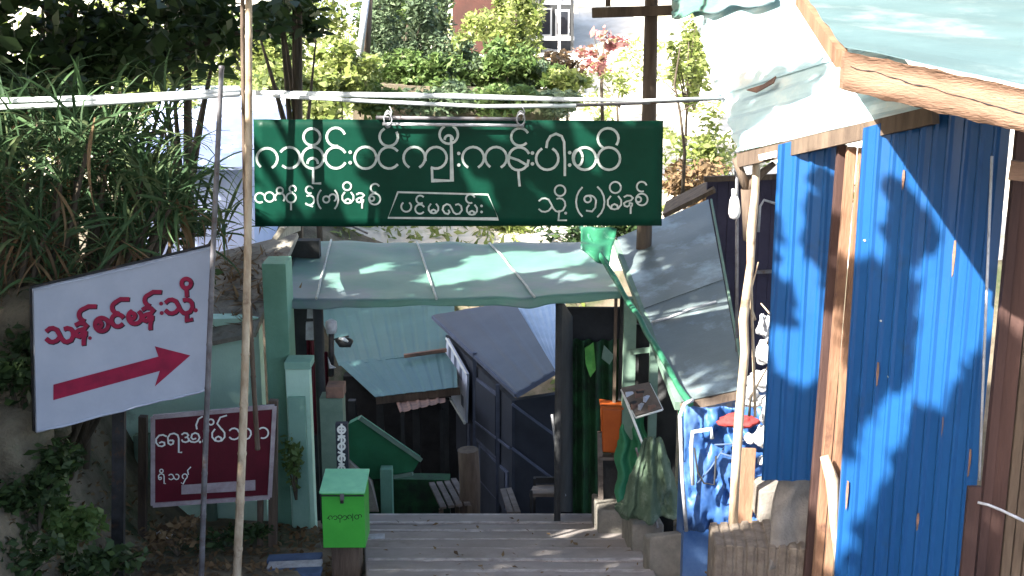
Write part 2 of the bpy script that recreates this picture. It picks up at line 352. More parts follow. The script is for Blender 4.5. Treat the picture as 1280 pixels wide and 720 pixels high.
# ------------------------------------------------------------------ lettering
def arc(cx, cy, r, a0=0, a1=360, ry=None, n=None):
    """angles in picture degrees, 0 = right, 90 = down, running from a0 to a1"""
    ry = ry or r; n = n or max(6, int(abs(a1-a0)/18))
    return [(cx+r*math.cos(math.radians(a0+(a1-a0)*i/n)), cy+ry*math.sin(math.radians(a0+(a1-a0)*i/n))) for i in range(n+1)]
GL = {
 'sa': [[(-1.9,-.6),(-1.5,-.93),(-1,-1),(-.5,-.8),(-.15,-.2),(.15,.45),(.55,.88),(1,1),(1.6,.75),(1.93,.1),(1.85,-.5),(1.5,-.9),(1.05,-1),(.7,-.9)], [(-1.9,.6),(-1.5,.93),(-1,1),(-.5,.82),(-.12,.4),(-.02,.1)]],
 'na': [[(-.85,-.72),(-.35,-1),(.3,-.95),(.72,-.55),(.35,-.1),(-.45,.08),(-.9,.4),(-.75,.85),(-.3,1),(.1,.75),(.1,.35)], [(.1,.3),(.6,.45),(.55,.8),(.35,1.0),(.3,1.6),(.3,2.2)]],
 'la': [[(-.75,.2),(-.55,.6),(-.85,.98),(-1.5,.8),(-1.93,.1),(-1.75,-.6),(-1.1,-1),(-.5,-.8),(-.1,-.1),(.25,.65),(.75,.98),(1.4,.9),(1.9,.2),(1.75,-.6),(1.2,-1),(.65,-.85)]],
 'a': [[(-1.9,-.65),(-1.4,-.98),(-.8,-.9),(-.5,-.5),(-.8,-.1),(-1.2,0)], [(-.8,-.1),(-.4,.3),(-.5,.8),(-1.1,1),(-1.7,.85),(-1.9,.5)], [(-.4,.5),(.1,.9),(.9,1),(1.6,.7),(1.9,0),(1.6,-.75),(.95,-1),(.3,-.7),(.1,0),(.5,.4),(1.1,.2)]],
 'ra': [[(.0,.35),(-.45,.2),(-.95,.3),(-.9,.75),(-.5,1),(-.1,.8),(0,.35),(-.2,.15)], [(-.95,.3),(-1,-.3),(-.6,-.85),(.1,-1),(.7,-.7),(.9,-.1),(.9,1.2),(.9,2.3),(1.4,2.3)]],
 'e': [[(.85,-.75),(.3,-1),(-.4,-.9),(-.92,-.3),(-.92,.35),(-.5,.9),(.1,1),(.55,.75),(.5,.35),(.05,.2),(-.35,.4)]],
 'ma': [[(-.55,-.85),(-.95,-.3),(-.95,.35),(-.5,.9),(0,1),(.5,.9),(.95,.35),(.95,-.3),(.55,-.85)], [(-.45,.9),(-.4,.45),(0,.25),(.4,.45),(.45,.9)]],
}
def G(g, cx, cy, r): return [[(cx+x*r, cy+y*r) for x, y in st] for st in GL[g]]
def dot(cx, cy, r=1): return ('dot', cx, cy, r)
def strokes(items, q, n, wpx, lift=.007, wm=None):
    """flat painted strokes on the sign plane through q with normal n"""
    mb = MB(); n = n.normalized(); k = 0; scale = ((on_plane(700,300,q,n)-on_plane(600,300,q,n)).length/100)
    for it in items:
        o = n*(lift+k*.00015); k += 1
        if it[0] == 'dot':
            c = [on_plane(x, y, q, n)+o for x, y in arc(it[1], it[2], it[3], 0, 330, n=9)]; mb.add(c, [tuple(range(len(c)))[::-1]]); continue
        pts = [on_plane(x, y, q, n)+o for x, y in it]; h = wpx*scale/2
        L = []; R = []
        for i, p in enumerate(pts):
            d = (pts[min(i+1,len(pts)-1)]-pts[max(i-1,0)]).normalized(); s = d.cross(n)*h
            if i == 0: p = p-d*h*.5
            if i == len(pts)-1: p = p+d*h*.5
            if 0 < i < len(pts)-1:
                d1 = (pts[i]-pts[i-1]).normalized(); c = max(.55, abs(d1.dot(d))); s /= c
            L.append(p+s); R.append(p-s)
        m_ = len(pts); mb.add(L+R, [(i, i+1, m_+i+1, m_+i) for i in range(m_-1)])
    return mb

# ------------------------------------------------------------------ green banner
Dn = 9.8
TL, TR, BR, BL = P(317,149,Dn), P(829,151,Dn), P(827,282,Dn), P(319,283,Dn)
bn = (BL-TL).cross(TR-TL).normalized()
if bn.y > 0: bn = -bn
ban = thing('green_banner', 'wide dark green banner with white Burmese lettering hung above the steps', 'banner', (TL+BR)/2-V(0,0,.4))
def cloth_fn(u, v):
    p = TL.lerp(TR,u).lerp(BL.lerp(BR,u), v)
    return p
mb = MB(); mb.grid(lambda u,v: cloth_fn(u,v) + V(0,0,.006*math.sin(u*23)*(v-.5)*.3), 40, 12, -.004 if False else .004)
obj('banner_cloth', mb, M['signgreen'], ban)
main = [arc(334,198,13,130,420), arc(362,197,13.2,215,490),
 arc(391,197,13.5), arc(391,204,6.5,180,360), arc(390,171,10.5), [(392,211),(391.5,229),(401,229)],
 arc(420,197,13.3,30,330), arc(420,171,11.5,80,340), [(419,183),(424,184)],
 arc(457,197,13.7), arc(486.5,197,13.5,40,320), arc(486,171,11.5,-30,240),
 arc(518,197,13.5,120,420), arc(545,197,13.5,165,475), [(540,210),(540.5,225.5),(565,225.5),(564,171)],
 arc(561,168,11.5,-60,240), arc(561,174,5,180,360),
 arc(591.5,197,13.5,120,420), arc(620,197,13.5,125,420),
 arc(649,197,13.2,170,335), [(636,196),(648,200),(660,207)], arc(648,200,12.5,200,0), [(648,212),(648.5,222),(649.5,232)], arc(650,171,11,45,330),
 arc(684,198,14,-60,240), [(683,184),(684,177),(688,170),(695,167),(702,170),(705,177),(706,200),(706,219)],
 arc(731,198,14), arc(722,197,6,0,360,ry=10), arc(761,198,14), arc(760,173,13,120,395),
]
dots1 = [dot(438,190,2.2), dot(438,203,2.2), dot(573.5,191.5,2.2), dot(573.5,206,2.2), dot(665.5,191,2.3), dot(665.5,204.5,2.3), dot(712,190.5,2.3), dot(712,206,2.3)]
q0 = (TL+BR)/2
obj('lettering', strokes(main+dots1, q0, bn, 3.0), M['signpale'], ban)
row2 = [arc(325,247,6,60,330), arc(337,246,6), arc(350,247,6,150,400), arc(350,238,4), arc(364,247,6), [(364,253),(364,262)], arc(366,236,4,90,400),
 arc(387,237,4.5,60,340), arc(387,250,6,240,500), [(383,255),(391,258)],
 arc(407,249,10,125,235,ry=14), arc(408,249,4), arc(416,247,4.5,180,420), arc(413,249,10,-55,55,ry=14),
 *G('ma',435,246.5,7.3), arc(434,232.5,5), *G('na',451,247,5.8), arc(468.5,248.5,7), arc(465,248,3), arc(469,235,5.5,80,330),
 *G('sa',690,256,8.6), arc(700,238,6.7), [(699,263),(698,275),(708,275)],
 arc(738,252,18,125,235,ry=22), arc(734.5,248.5,4.2), arc(737,252,8,-120,-10), [(745,250),(744,259),(740,264),(733,263)], arc(737,252,18.5,-58,58,ry=22),
 *G('ma',768,252.5,8.8), arc(769,234,7), *G('na',786,251,7), arc(802,249,7.3), arc(798,249,3.3), arc(802,233,6.2,70,340),
 arc(508,258,6.3,-50,230), arc(525,261,5.8,40,330), arc(525.5,249,5,60,320), *G('ma',542,260,6.3), *G('la',565.5,261,6.3),
 *G('ma',590,261.5,6.6), arc(588,248,5.5,70,340)]
row2 += [dot(707,266,1.8), dot(602,257,1.7), dot(602,264.5,1.7)]
obj('lettering', strokes(row2, q0, bn, 2.1), M['signpale'], ban)
obj('outline', strokes([[(497.5,240),(610,243),(623,273.5),(485,272),(497.5,240)]], q0, bn, 2.2), M['signpale'], ban)

# crossbars, ties, uprights that carry the banner
def tube_thing(name, label, cat, pts, r, m, n=8, group=None):
    mb = MB(); mb.tube(pts, r, n); return tag(obj(name, mb, m), label, cat, group)
tube_thing('pipe', 'upper white pipe running from the left edge to the bamboo pole', 'pipe', [P(-40,127,9.6), P(140,122,9.65), P(306,113,9.74)], .021, M['pipe'])
tube_thing('pipe', 'lower bluish white pipe at the left edge under its twin', 'pipe', [P(-40,136,9.55), P(90,131,9.6), P(200,124,9.66), P(300,118,9.70)], .019, M['pipe'])
tube_thing('pipe', 'long white pipe from bamboo pole across above the green banner', 'pipe', [P(296,116,9.78), P(420,118,9.78), P(560,120,9.8), P(700,124,9.83), P(800,126,9.86), P(903,122,9.9)], [.02,.02,.02,.017,.013,.012], M['pipe'])
tube_thing('pipe', 'second white pipe just below the long one above the banner', 'pipe', [P(330,119,9.72), P(450,126,9.76), P(600,133,9.8), P(720,132,9.84)], .015, M['pipe'])
tube_thing('thin_rod', 'thin grey rod continuing right to the tin roof edge', 'rod', [P(650,134,9.88), P(800,129,9.9), P(905,123,9.9)], .013, M['greymetal'])
tube_thing('thin_rod', 'grey rod lashed along the top of the banner', 'rod', [P(470,147,9.77), P(650,149,9.77)], .014, M['greymetal'])
tube_thing('thin_rod', 'pale lower rod along the banner top hem', 'rod', [P(478,155,9.75), P(655,157,9.75)], .012, M['dimwhite'])
tube_thing('thin_rod', 'thin drooping rod below the banner lower left corner', 'rod', [P(385,281,9.9), P(440,283,9.9), P(460,292,9.9)], .008, M['greymetal'])
for cx in (485, 651):
    mb = MB(); 
    for i in range(5):
        a = i*1.3; mb.tube([P(cx+5*math.cos(t+a), 149+11*math.sin(t*1.0+a)*(.6+.1*i), 9.74-.05*math.cos(t)) for t in np.linspace(0, 6.2, 12)], .004, 4)
    mb.tube([P(cx+2,150,9.7), P(cx+5,140,9.68), P(cx+2,133,9.7)], .004, 4)
    tag(obj('wire_tie', mb, M['dimwhite']), 'white wire tie on the banner rod above the middle lettering' if cx < 500 else 'white wire tie on the banner rod near its right end', 'tie')
# bamboo pole with nodes
def bamboo(name, label, a, b, r0, r1, bend=V(0,0,0), nn=12, m='bamboo', group=None):
    mb = MB(); pts = []; rr = []
    for i in range(nn+1):
        t = i/nn; c = a.lerp(b,t)+bend*math.sin(math.pi*t); r = r0+(r1-r0)*t
        for dt, k in ((-.004,1),(0,1.16),(.004,1)): pts.append(c+(b-a)*dt); rr.append(r*k)
    mb.tube(pts, rr, 9); return tag(obj(name, mb, M[m]), label, 'pole', group)
bamboo('bamboo_pole', 'tall pale bamboo pole tied to the crossbar beside the banner', P(295,745,9.3), P(311,-25,9.45), .035, .024, V(.035,0,0))
bamboo('bamboo_pole', 'thinner shaded bamboo pole strapped behind the tall pale one', P(322,560,9.62), P(303,-20,9.52), .02, .016, V(-.03,0,0), m='oldwood')
bamboo('slim_pole', 'slim dark pole standing left of the bamboo between the two signs', P(251,745,8.95), P(277,85,9.0), .022, .018, V(-.01,0,0), m='greymetal')
# utility post with its cross arm
up = thing('utility_post', 'dark wooden post with a cross arm rising behind the banner', 'post', P(808,330,13.2))
mb = MB(); mb.tube([P(800,420,13.2), P(811,150,13.2), P(815,-40,13.2)], [.085,.075,.065], 9); obj('pole', mb, M['oldwood'], up)
mb = MB(); mb.beam(P(740,16,13.08), P(862,12,13.08), .08, .10); obj('cross_arm', mb, M['oldwood'], up, bevel=.008)
mb = MB(); mb.beam(P(760,8,13.1), P(760,-12,13.1), .05, .05, V(0,1,0)); obj('arm_peg', mb, M['oldwood'], up)

# ------------------------------------------------------------------ arrow sign
sg = thing('arrow_sign', 'white metal sign with red Burmese words and a red arrow', 'sign', P(148,760,8.85))
A, B = P(42,362,8.35), P(264,309,9.15); C_ = P(262,487,9.15); D_ = P(46,541,8.35)
an = (D_-A).cross(B-A).normalized(); an = an if an.y < 0 else -an
A,B,C_,D_ = (on_plane(x,y,P(150,420,8.75),an) for x,y in ((42,362),(265,309),(262,487),(46,541)))
mb = MB(); mb.hexa([D_, C_, C_-an*.03, D_-an*.03, A, B, B-an*.03, A-an*.03]); obj('sign_panel', mb, M['vinyl'], sg)
mb = MB()
for p_, q_ in ((A,B),(B,C_),(C_,D_),(D_,A)): mb.beam(p_-an*.045, q_-an*.045, .024, .024, an)
obj('frame', mb, M['darkmetal'], sg)
mb = MB()   # rolled vinyl hem along the edge
for (p0, p1) in (((43,363),(264,311)), ((264,311),(262,486)), ((262,486),(47,540))):
    m_ = 14; mb.tube([on_plane(p0[0]+(p1[0]-p0[0])*i/m_, p0[1]+(p1[1]-p0[1])*i/m_+random.uniform(-1,1), A, an)+an*.003 for i in range(m_+1)], [.006+.004*random.random() for _ in range(m_+1)], 5)
obj('hem', mb, M['vinyl'], sg)
def c4(x, y): return (30+x/2.88, 300+y/2.88)
def T(f, items):
    out = []
    for it in items:
        if it[0] == 'dot': x, y = f(it[1], it[2]); out.append(dot(x, y, it[3]))
        else: out.append([f(*p) for p in it])
    return out
ar = [c4(*p) for p in ((105,520),(483,419),(470,382),(598,415),(470,527),(488,471),(105,576))]
mb = MB(); pts = [on_plane(x,y,A,an)+an*.004 for x,y in ar]
mb.add(pts, [(0,1,5,6),(1,2,3),(1,3,5),(3,4,5)]); obj('arrow', mb, M['redink'], sg)
aw = [*G('sa',128,341,25),
 *G('na',206,322,24), arc(218,268,22,100,250), [(212,247),(230,238),(256,238)],
 arc(278,303,24), arc(266,303,11), arc(335,288,22,40,330), arc(335,242,20,90,250), [(328,222),(345,212),(374,212)],
 arc(397,276,24,-50,240), arc(386,272,11), *G('na',446,266,24), arc(452,215,20,100,250), [(446,196),(462,186),(490,186)],
 *G('sa',556,238,25), arc(582,155,17), [(582,172),(584,200)], [(584,260),(584,290),(602,284)]]
awd = [dot(236,352,2.4), dot(492,228,2.6), dot(494,262,2.6), dot(616,252,2.8)]
obj('lettering', strokes(T(c4, [[(x+4,y+3) for x,y in s] for s in aw]), A, an, 3.7, .0022), M['ink'], sg)
obj('lettering', strokes(T(c4, aw+awd), A, an, 3.3, .005), M['redink'], sg)
mb = MB(); mb.beam(P(147,770,8.93), P(149,512,8.93), .09, .05, V(0,1,0)); obj('post', mb, M['darkmetal'], sg)

# ------------------------------------------------------------------ red sign
rs = thing('red_sign', 'maroon board with white Burmese words and a pale frame', 'sign', P(268,690,10.8))
a_, b_, c_, d_ = P(191,521,10.7), P(343,508,11.0), P(337,621,11.0), P(191,631,10.7)
rn = (d_-a_).cross(b_-a_).normalized(); rn = rn if rn.y < 0 else -rn
mb = MB(); mb.hexa([d_, c_, c_-rn*.02, d_-rn*.02, a_, b_, b_-rn*.02, a_-rn*.02]); obj('sign_panel', mb, M['maroon'], rs)
for p_, q_ in ((a_,b_),(b_,c_),(c_,d_),(d_,a_)):
    mb = MB(); mb.beam(p_+rn*.004, q_+rn*.004, .038, .03, rn); obj('frame', mb, M['pinkframe'], rs)
def c5(x, y): return (180+x/5.144, 500+y/5.144)
rw = [*G('e',112,260,37), *G('ra',190,250,37), *G('a',300,240,30), [(340,185),(335,160),(350,120),(375,105)],
 arc(388,262,10), arc(430,140,18), *G('ma',478,222,42), [(500,188),(470,150),(490,110),(530,98)],
 *G('sa',618,216,36), arc(765,210,34,230,470)]
rw2 = [arc(112,455,11), *G('ra',112,492,19), *G('sa',192,493,17), arc(262,490,16,120,420), [(268,505),(250,540),(240,530)], [(285,478),(280,450),(300,430)]]
obj('lettering', strokes(T(c5, rw+[dot(360,268,1.6)]), a_, rn, 1.9, .005), M['signwhite'], rs)
obj('lettering', strokes(T(c5, rw2), a_, rn, 1.3, .005), M['signwhite'], rs)
mb = MB(); mb.slab([on_plane(*c5(x,y),a_,rn)+rn*.012 for x,y in ((240,545),(715,512),(715,578),(240,604))], .006, rn); obj('white_strip', mb, M['pinkframe'], rs)
for x, yb, yt, w_ in ((178,690,520,.07),(341,740,500,.075),(325,740,515,.05)):
    mb = MB(); mb.beam(P(x,yb,11.1), P(x+1,yt,11.1), w_, w_, V(0,1,0)); obj('post', mb, M['oldwood'], rs)

# ------------------------------------------------------------------ mint building on the left
mh = thing('mint_building', 'pale mint green low house with a sloping grey roof left of the steps', 'house', P(250,700,12.8))
a, b = P(60,430,12.6), P(326,418,12.6)
mb = MB(); mb.hexa([V(a.x,12.5,.0), V(b.x,12.5,.0), V(b.x,12.7,0), V(a.x,12.7,0), V(a.x,12.5,a.z+.25), V(b.x,12.5,b.z+.2), V(b.x,12.7,b.z+.2), V(a.x,12.7,a.z+.25)]); obj('wall', mb, M['mint'], mh)
mb = MB(); mb.slab([P(120,455,12.2), P(318,416,12.25), P(372,291,14.2), P(150,345,14.2)], .05); obj('roof', mb, M['slabroof'], mh)
mb = MB(); mb.slab([P(346,300,12.1), P(376,288,14), P(376,268,14), P(356,286,12.1)], .05); obj('roof_edge_board', mb, M['slabroof'], mh)
z0 = .2
def pillar(x0, x1, yt, D, zb, d=.35, m='mint', name='pillar', par=mh, ytr=None):
    p, q = P(x0,yt,D), P(x1,ytr or yt,D); mb = MB()
    mb.hexa([V(p.x,D,zb), V(q.x,D,zb), V(q.x,D+d,zb), V(p.x,D+d,zb), p, q, V(q.x,D+d,q.z), V(p.x,D+d,p.z)]); return obj(name, mb, M[m], par, bevel=.006)
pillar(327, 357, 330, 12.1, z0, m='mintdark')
lw = pillar(356, 386, 456, 11.9, .2, d=.15, name='low_wall'); pillar(355, 388, 453, 11.85, P(356,462,11.85).z, d=.25, name='coping', m='minttop', par=lw)
pillar(359, 381, 497, 11.84, .2, d=.05, m='minttop', name='plaster_patch')
pillar(250, 262, 520, 12.35, .2, d=.1, m='greentrim', name='batten'); pillar(166, 185, 545, 12.3, .2, d=.1, m='greentrim', name='batten')
mb = MB(); mb.hexa([P(355,700,11.3), P(404,700,11.2), P(404,690,12.1), P(360,690,12.1), P(352,690,11.3), P(402,682,11.2), P(398,660,12.0), P(362,662,12.1)])
tag(obj('concrete_plinth', mb, M['greyblock'], bevel=.01), 'grey concrete slab at the foot of the mint wall', 'slab')
bp_ = thing('blue_plank_bench', 'faded blue planks low at the bottom edge left of the green box', 'bench', P(368,735,10.1))
for i in range(3):
    mb = MB(); y = 699+i*9; mb.beam(P(335,y,10.3-i*.15), P(402,y-3,10.3-i*.15), .12, .03); obj('plank', mb, M['paintblue'] if i != 1 else M['dimwhite'], bp_)
shrub('potted_shrub', 'small leafy plant climbing the mint low wall beside the red sign', 'plant', P(368,568,11.55), (.17,.12,.36), 190, .075, L_['mid'])

# ------------------------------------------------------------------ donation box, blue flag post, pillar
db = thing('donation_box', 'bright green metal box with a pale lid on a dark post', 'box', P(430,760,10.3))
f0, f1 = P(404,616,10.2), P(457,616,10.2); f2, f3 = P(457,685,10.2), P(404,685,10.2); dd = .34
mb = MB(); mb.hexa([f3, f2, f2+V(0,dd,0), f3+V(0,dd,0), V(f3.x,10.2,f0.z), V(f2.x,10.2,f0.z), V(f2.x,10.2+dd,f0.z+.02), V(f3.x,10.2+dd,f0.z+.02)]); obj('body', mb, M['boxgreen'], db, bevel=.006)
l0 = V(f3.x-.012,10.17,f0.z); l1 = V(f2.x+.012,10.17,f0.z)
mb = MB(); mb.hexa([l0, l1, l1+V(0,dd+.05,.05), l0+V(0,dd+.05,.05), l0+V(0,0,.022), l1+V(0,0,.022), l1+V(0,dd+.05,.075), l0+V(0,dd+.05,.075)]); obj('lid', mb, M['lidgreen'], db, bevel=.005)
mb = MB(); sm_ = V((f3.x+f2.x)/2, 10.165, f0.z); mb.box(sm_+V(0,0,-.012), (f2.x-f3.x+.004, .012, .008)); obj('lid_seam', mb, M['black'], db)
mb = MB(); mb.box(sm_+V(0,-.006,-.02), (.035,.012,.055)); obj('hasp', mb, M['greymetal'], db, bevel=.002)
mb = MB(); mb.box(sm_+V(0,-.016,-.06), (.03,.014,.028)); obj('padlock', mb, M['darkmetal'], db, bevel=.003)
bw = [arc(413,647,2.4,100,400), arc(419,647,2.4,200,480), arc(425,646,2.4), [(425,649),(425,653)], arc(431,647,2.6,180,480), arc(437,646,2.4,100,400), [(441,642),(441,651)], arc(446,646,2.6), arc(450,645,2,180,400), [(409,648),(411,646)]]
obj('lettering', strokes(bw, f0, V(0,-1,0), .9, .003), M['ink'], db)
mb = MB(); g = (f3+f2)/2+V(0,dd/2,0); mb.beam(V(g.x,g.y,g.z+.01), V(g.x,g.y,zp(10)-.5), .24, .24, V(0,1,0)); obj('post', mb, M['oldwood'], db)
gp = pillar(399, 428, 498, 11.6, -.3, d=.2, m='greytrim' if 'greytrim' in M else 'darkwall', name='grey_pillar', par=None)
gp.data.materials[0] = M['greentrim']; tag(gp, 'square grey green pillar behind the green box', 'pillar')
p2 = pillar(407, 429, 484, 11.55, P(407,498,11.55).z, d=.2, m='rust', name='cap_stone', par=gp)
fp = thing('slogan_post', 'narrow dark blue post with white vertical lettering above the green box', 'post', P(426,640,11.0))
a, b = P(419,530,11.0), P(434,530,11.0); mb = MB(); mb.hexa([V(a.x,11,0), V(b.x,11,0), V(b.x,11.07,0), V(a.x,11.07,0), a, b, b+V(0,.07,0), a+V(0,.07,0)]); obj('board', mb, M['navy'], fp)
vs = [arc(427,537,4.5), [(423,537),(431,537)], [(423,545),(431,545)], arc(427,550,4,180,420), arc(427,558,4), [(423,565),(431,568)], arc(427,573,4,90,400), [(424,580),(430,580)], arc(427,586,4), [(423,593),(431,594)], [(427,530),(427,600)]]
obj('lettering', strokes(vs, P(427,560,11.0)+V(0,-.001,0), V(0,-1,0), 2.6, .004), M['signwhite'], fp)

# maroon cloths, tarp post, lamp
tp = thing('tarp_canopy', 'faded green tarpaulin canopy roped down across the steps', 'canopy', P(560,640,13))
N0, N1, F1, F0 = P(352,374,12.4), P(776,366,12.3), P(752,306,15.0), P(372,304,15.0)
def tarp(u, v):
    p = N0.lerp(N1,u).lerp(F0.lerp(F1,u), v)
    sag = -.06*math.sin(math.pi*u)*(1-v*.5)-.03*abs(math.sin(u*math.pi*3.4+.3))*math.sin(math.pi*v) + .05*v
    return p + V(0,0,sag*.7+.025*noise.noise(V(u*9,v*5,1))+.003*math.sin(u*50+v*6)*(1-v))
mb = MB(); mb.grid(tarp, 90, 26, .006); obj('tarp_sheet', mb, M['tarpgreen'], tp)
def flap(u, v):
    p = tarp(u,0); return p + V(0,-.015-.03*v+.015*math.sin(u*40)*v, -(.06+.018*math.sin(u*9+1)+.02*noise.noise(V(u*13,0,5)))*v)
mb = MB(); mb.grid(flap, 90, 4, .006); obj('hanging_flap', mb, M['tarpgreen'], tp)
for (x0,y0_),(x1,y1_) in (((414,303),(396,378)),((521,302),(546,380)),((612,299),(668,367))):
    pts = []
    for i in range(13):
        t = i/12; px, py = x0+(x1-x0)*t, y0_+(y1_-y0_)*t; D = 15-(2.6)*t
        best = None; q = P(px, py, D)
        u = min(max((q.x-N0.x)/(N1.x-N0.x), 0), 1)
        u = (q.x - (N0.x+(F0.x-N0.x)*(1-t)))/((N1.x+(F1.x-N1.x)*(1-t))-(N0.x+(F0.x-N0.x)*(1-t)))
        pts.append(tarp(min(max(u,0),1), 1-t)+V(0,0,.015))
    mb = MB(); mb.tube(pts, .013, 6); obj('rope', mb, M['rope'], tp)
for x, yb, r in ((397,500,.05),(699,650,.035),(780,640,.04)):
    p = P(x, 383 if x < 600 else 370, 12.5); mb = MB(); mb.tube([V(p.x,12.5,-1.2), p], r, 8); obj('post', mb, M['darkwall'], tp)
mb = MB(); a, b = P(355,400,14.2), P(402,400,14.2); mb.hexa([V(a.x,14.2,-2),V(b.x,14.2,-2),V(b.x,14.35,-2),V(a.x,14.35,-2),V(a.x,14.2,3.0),V(b.x,14.2,3.0),V(b.x,14.35,3.0),V(a.x,14.35,3.0)]); tag(obj('dark_filler_wall', mb, M['darkwall']), 'dark wall added to fill the dark gap under the left end of the canopy', 'wall')  # added dark wall, keeps bright ground from showing through the gap
for i,(x0,x1,yt,yb,D) in enumerate(((383,396,425,545,12.9),(398,411,440,560,13.0))):
    def fn(u,v,x0=x0,x1=x1,yt=yt,yb=yb,D=D): return P(x0+(x1-x0)*u, yt+(yb-yt)*v, D)+V(0,.03*math.sin(u*9+i)+.02*math.sin(v*7),0)
    mb = MB(); mb.grid(fn, 14, 16, .01)
    tag(obj('hanging_cloth', mb, M['maroon']), ['dark maroon cloth hanging left of the canopy post','second maroon cloth hanging right of the canopy post'][i], 'cloth')
for i,(x,y,w_,h_) in enumerate(((389,391,11,14),(388,414,12,22))):
    mb = MB(); a = P(x-w_/2,y+h_/2,12.7); b = P(x+w_/2,y-h_/2,12.7); mb.hexa([V(a.x,12.7,a.z),V(b.x,12.7,a.z),V(b.x,12.74,a.z),V(a.x,12.74,a.z),V(a.x+.01,12.7,b.z),V(b.x,12.7,b.z),V(b.x,12.74,b.z),V(a.x+.01,12.74,b.z)])
    tag(obj('paper_notice', mb, M['dimwhite']), ['small white notice high beside the canopy post','larger white notice above the maroon cloth'][i], 'notice')
lp = thing('lamp_fixture', 'small lamp with white cap and short arm beside the canopy post', 'lamp', P(415,470,12.2))
mb = MB(); mb.tube([P(414,470,12.2), P(414,412,12.2)], .03, 8); mb.tube([P(414,425,12.2), P(436,420,12.2)], .008, 6); obj('stem', mb, M['darkmetal'], lp)
mb = MB(); mb.tube([P(414,416,12.2),P(414,408,12.2),P(414,402,12.2),P(414,399,12.2)], [.05,.06,.055,.02], 12); obj('cap', mb, M['dimwhite'], lp)
mb = MB(); mb.tube([P(420,424,12.2),P(426,428,12.2),P(437,428,12.2),P(440,425,12.2)], [.02,.05,.05,.02], 10); obj('shade', mb, M['darkmetal'], lp)
mb = MB(); mb.tube([P(424,423,12.14),P(430,424,12.12),P(435,427,12.14)], [.01,.022,.01], 8); obj('lens', mb, M['bulb'], lp)
mb = MB(); mb.slab([P(410,446,12.15),P(414,456,12.15),P(420,459,12.15),P(412,460,12.15)], .02); tag(obj('paper_scrap', mb, M['dimwhite']), 'tiny pale paper scrap stuck below the lamp', 'paper')

# ------------------------------------------------------------------ corrugated sheet builder
def corr(A, B, C, D, n, amp, t=.004, nv=6, trap=True, wob=0):
    """A-B across the ribs (n ribs), A-D along them"""
    nrm = (B-A).cross(D-A).normalized()
    prof = [0,.16,.30,.46,.62] if trap else [i/6 for i in range(6)]
    us = []; hs = []
    for i in range(n):
        for j, q in enumerate(prof):
            us.append((i+q)/n); hs.append([0,1,1,0,0][j] if trap else .5-.5*math.cos(2*math.pi*q))
    us.append(1); hs.append(0)
    mb = MB(); W = len(us); vs = []
    for j in range(nv+1):
        v = j/nv
        for u, h in zip(us, hs):
            p = A.lerp(B,u).lerp(D.lerp(C,u), v); vs.append(p + nrm*(h*amp + wob*noise.noise(V(u*3, v*3, n))))
    fs = [(j*W+i, j*W+i+1, (j+1)*W+i+1, (j+1)*W+i) for j in range(nv) for i in range(W-1)]
    k = len(vs); per = list(range(W)) + [j*W+W-1 for j in range(1,nv+1)] + [nv*W+i for i in range(W-2,-1,-1)] + [j*W for j in range(nv-1,0,-1)]
    mb.add(vs + [q-nrm*t for q in vs], fs + [tuple(k+i for i in f[::-1]) for f in fs] + [(per[i], k+per[i], k+per[(i+1)%len(per)], per[(i+1)%len(per)]) for i in range(len(per))])
    return mb
def sheets(parent, A, B, C, D, m, cols, n, amp, split_v=1, name='sheet', gap=.0, wob=0, trap=True, t=.004):
    """roof of overlapping tin sheets, one part each"""
    nrm = (B-A).cross(D-A).normalized()
    if nrm.z < 0 and abs(nrm.z) > .3: nrm = -nrm
    for j in range(split_v):
        for i in range(cols):
            u0, u1 = i/cols, (i+1)/cols + .01; v0, v1 = j/split_v, (j+1)/split_v+.03*(j < split_v-1)
            f = lambda u, v: A.lerp(B,u).lerp(D.lerp(C,u), v)
            o = nrm*(.006*(i % 2) + .010*j + random.uniform(0,.003))
            obj(name, corr(f(u0,v0)+o, f(u1,v0)+o, f(u1,v1)+o, f(u0,v1)+o, n, amp, t, wob=wob, trap=trap), m, parent)

# ------------------------------------------------------------------ far teal roofs, down the steps
th = thing('teal_roof_shed', 'low shed under a teal tin roof beyond the canopy', 'shed', P(490,600,18))
sheets(th, P(568,438,17.8), P(425,458,17.6), P(398,383,20.5), P(568,372,20.8), M['teal'], 2, 5, .006, 1)
sheets(th, P(572,484,16.6), P(470,497,16.5), P(424,454,17.7), P(570,436,17.9), M['teal'], 2, 4, .006, 1)
mb = MB(); mb.beam(P(470,500,16.55), P(575,488,16.65), .08, .10); obj('eave_board', mb, M['oldwood'], th)
mb = MB(); mb.beam(P(505,445,17.6), P(568,436,17.75), .05, .05); obj('ridge_patch', mb, M['rust'], th)
mb = MB(); a = P(430,500,17.5); b = P(590,500,17.5); mb.hexa([V(a.x,17.5,-4),V(b.x,17.5,-4),V(b.x,17.7,-4),V(a.x,17.7,-4),V(a.x,17.5,.35),V(b.x,17.5,.35),V(b.x,17.7,.35),V(a.x,17.7,.35)]); obj('wall', mb, M['black'], th)  # black panel standing for the shaded space below the teal roof
for x in (440,475,520,556):
    mb = MB(); p = P(x,500,16.8); mb.beam(V(p.x,16.8,-4), V(p.x,16.8,p.z), .1, .1, V(0,1,0)); obj('post', mb, M['darkwall'], th)
aw_ = thing('rusty_awning', 'small curled rusty tin awning under the teal roof', 'awning', P(530,520,16.2))
sheets(aw_, P(500,516,16.0), P(556,503,16.0), P(556,497,16.6), P(495,502,16.6), M['rust'], 1, 5, .012)
for x in (503,552):
    mb = MB(); p = P(x,512,16.3); mb.beam(V(p.x,16.3,-3), p, .05, .05, V(0,1,0)); obj('prop', mb, M['darkwall'], aw_)
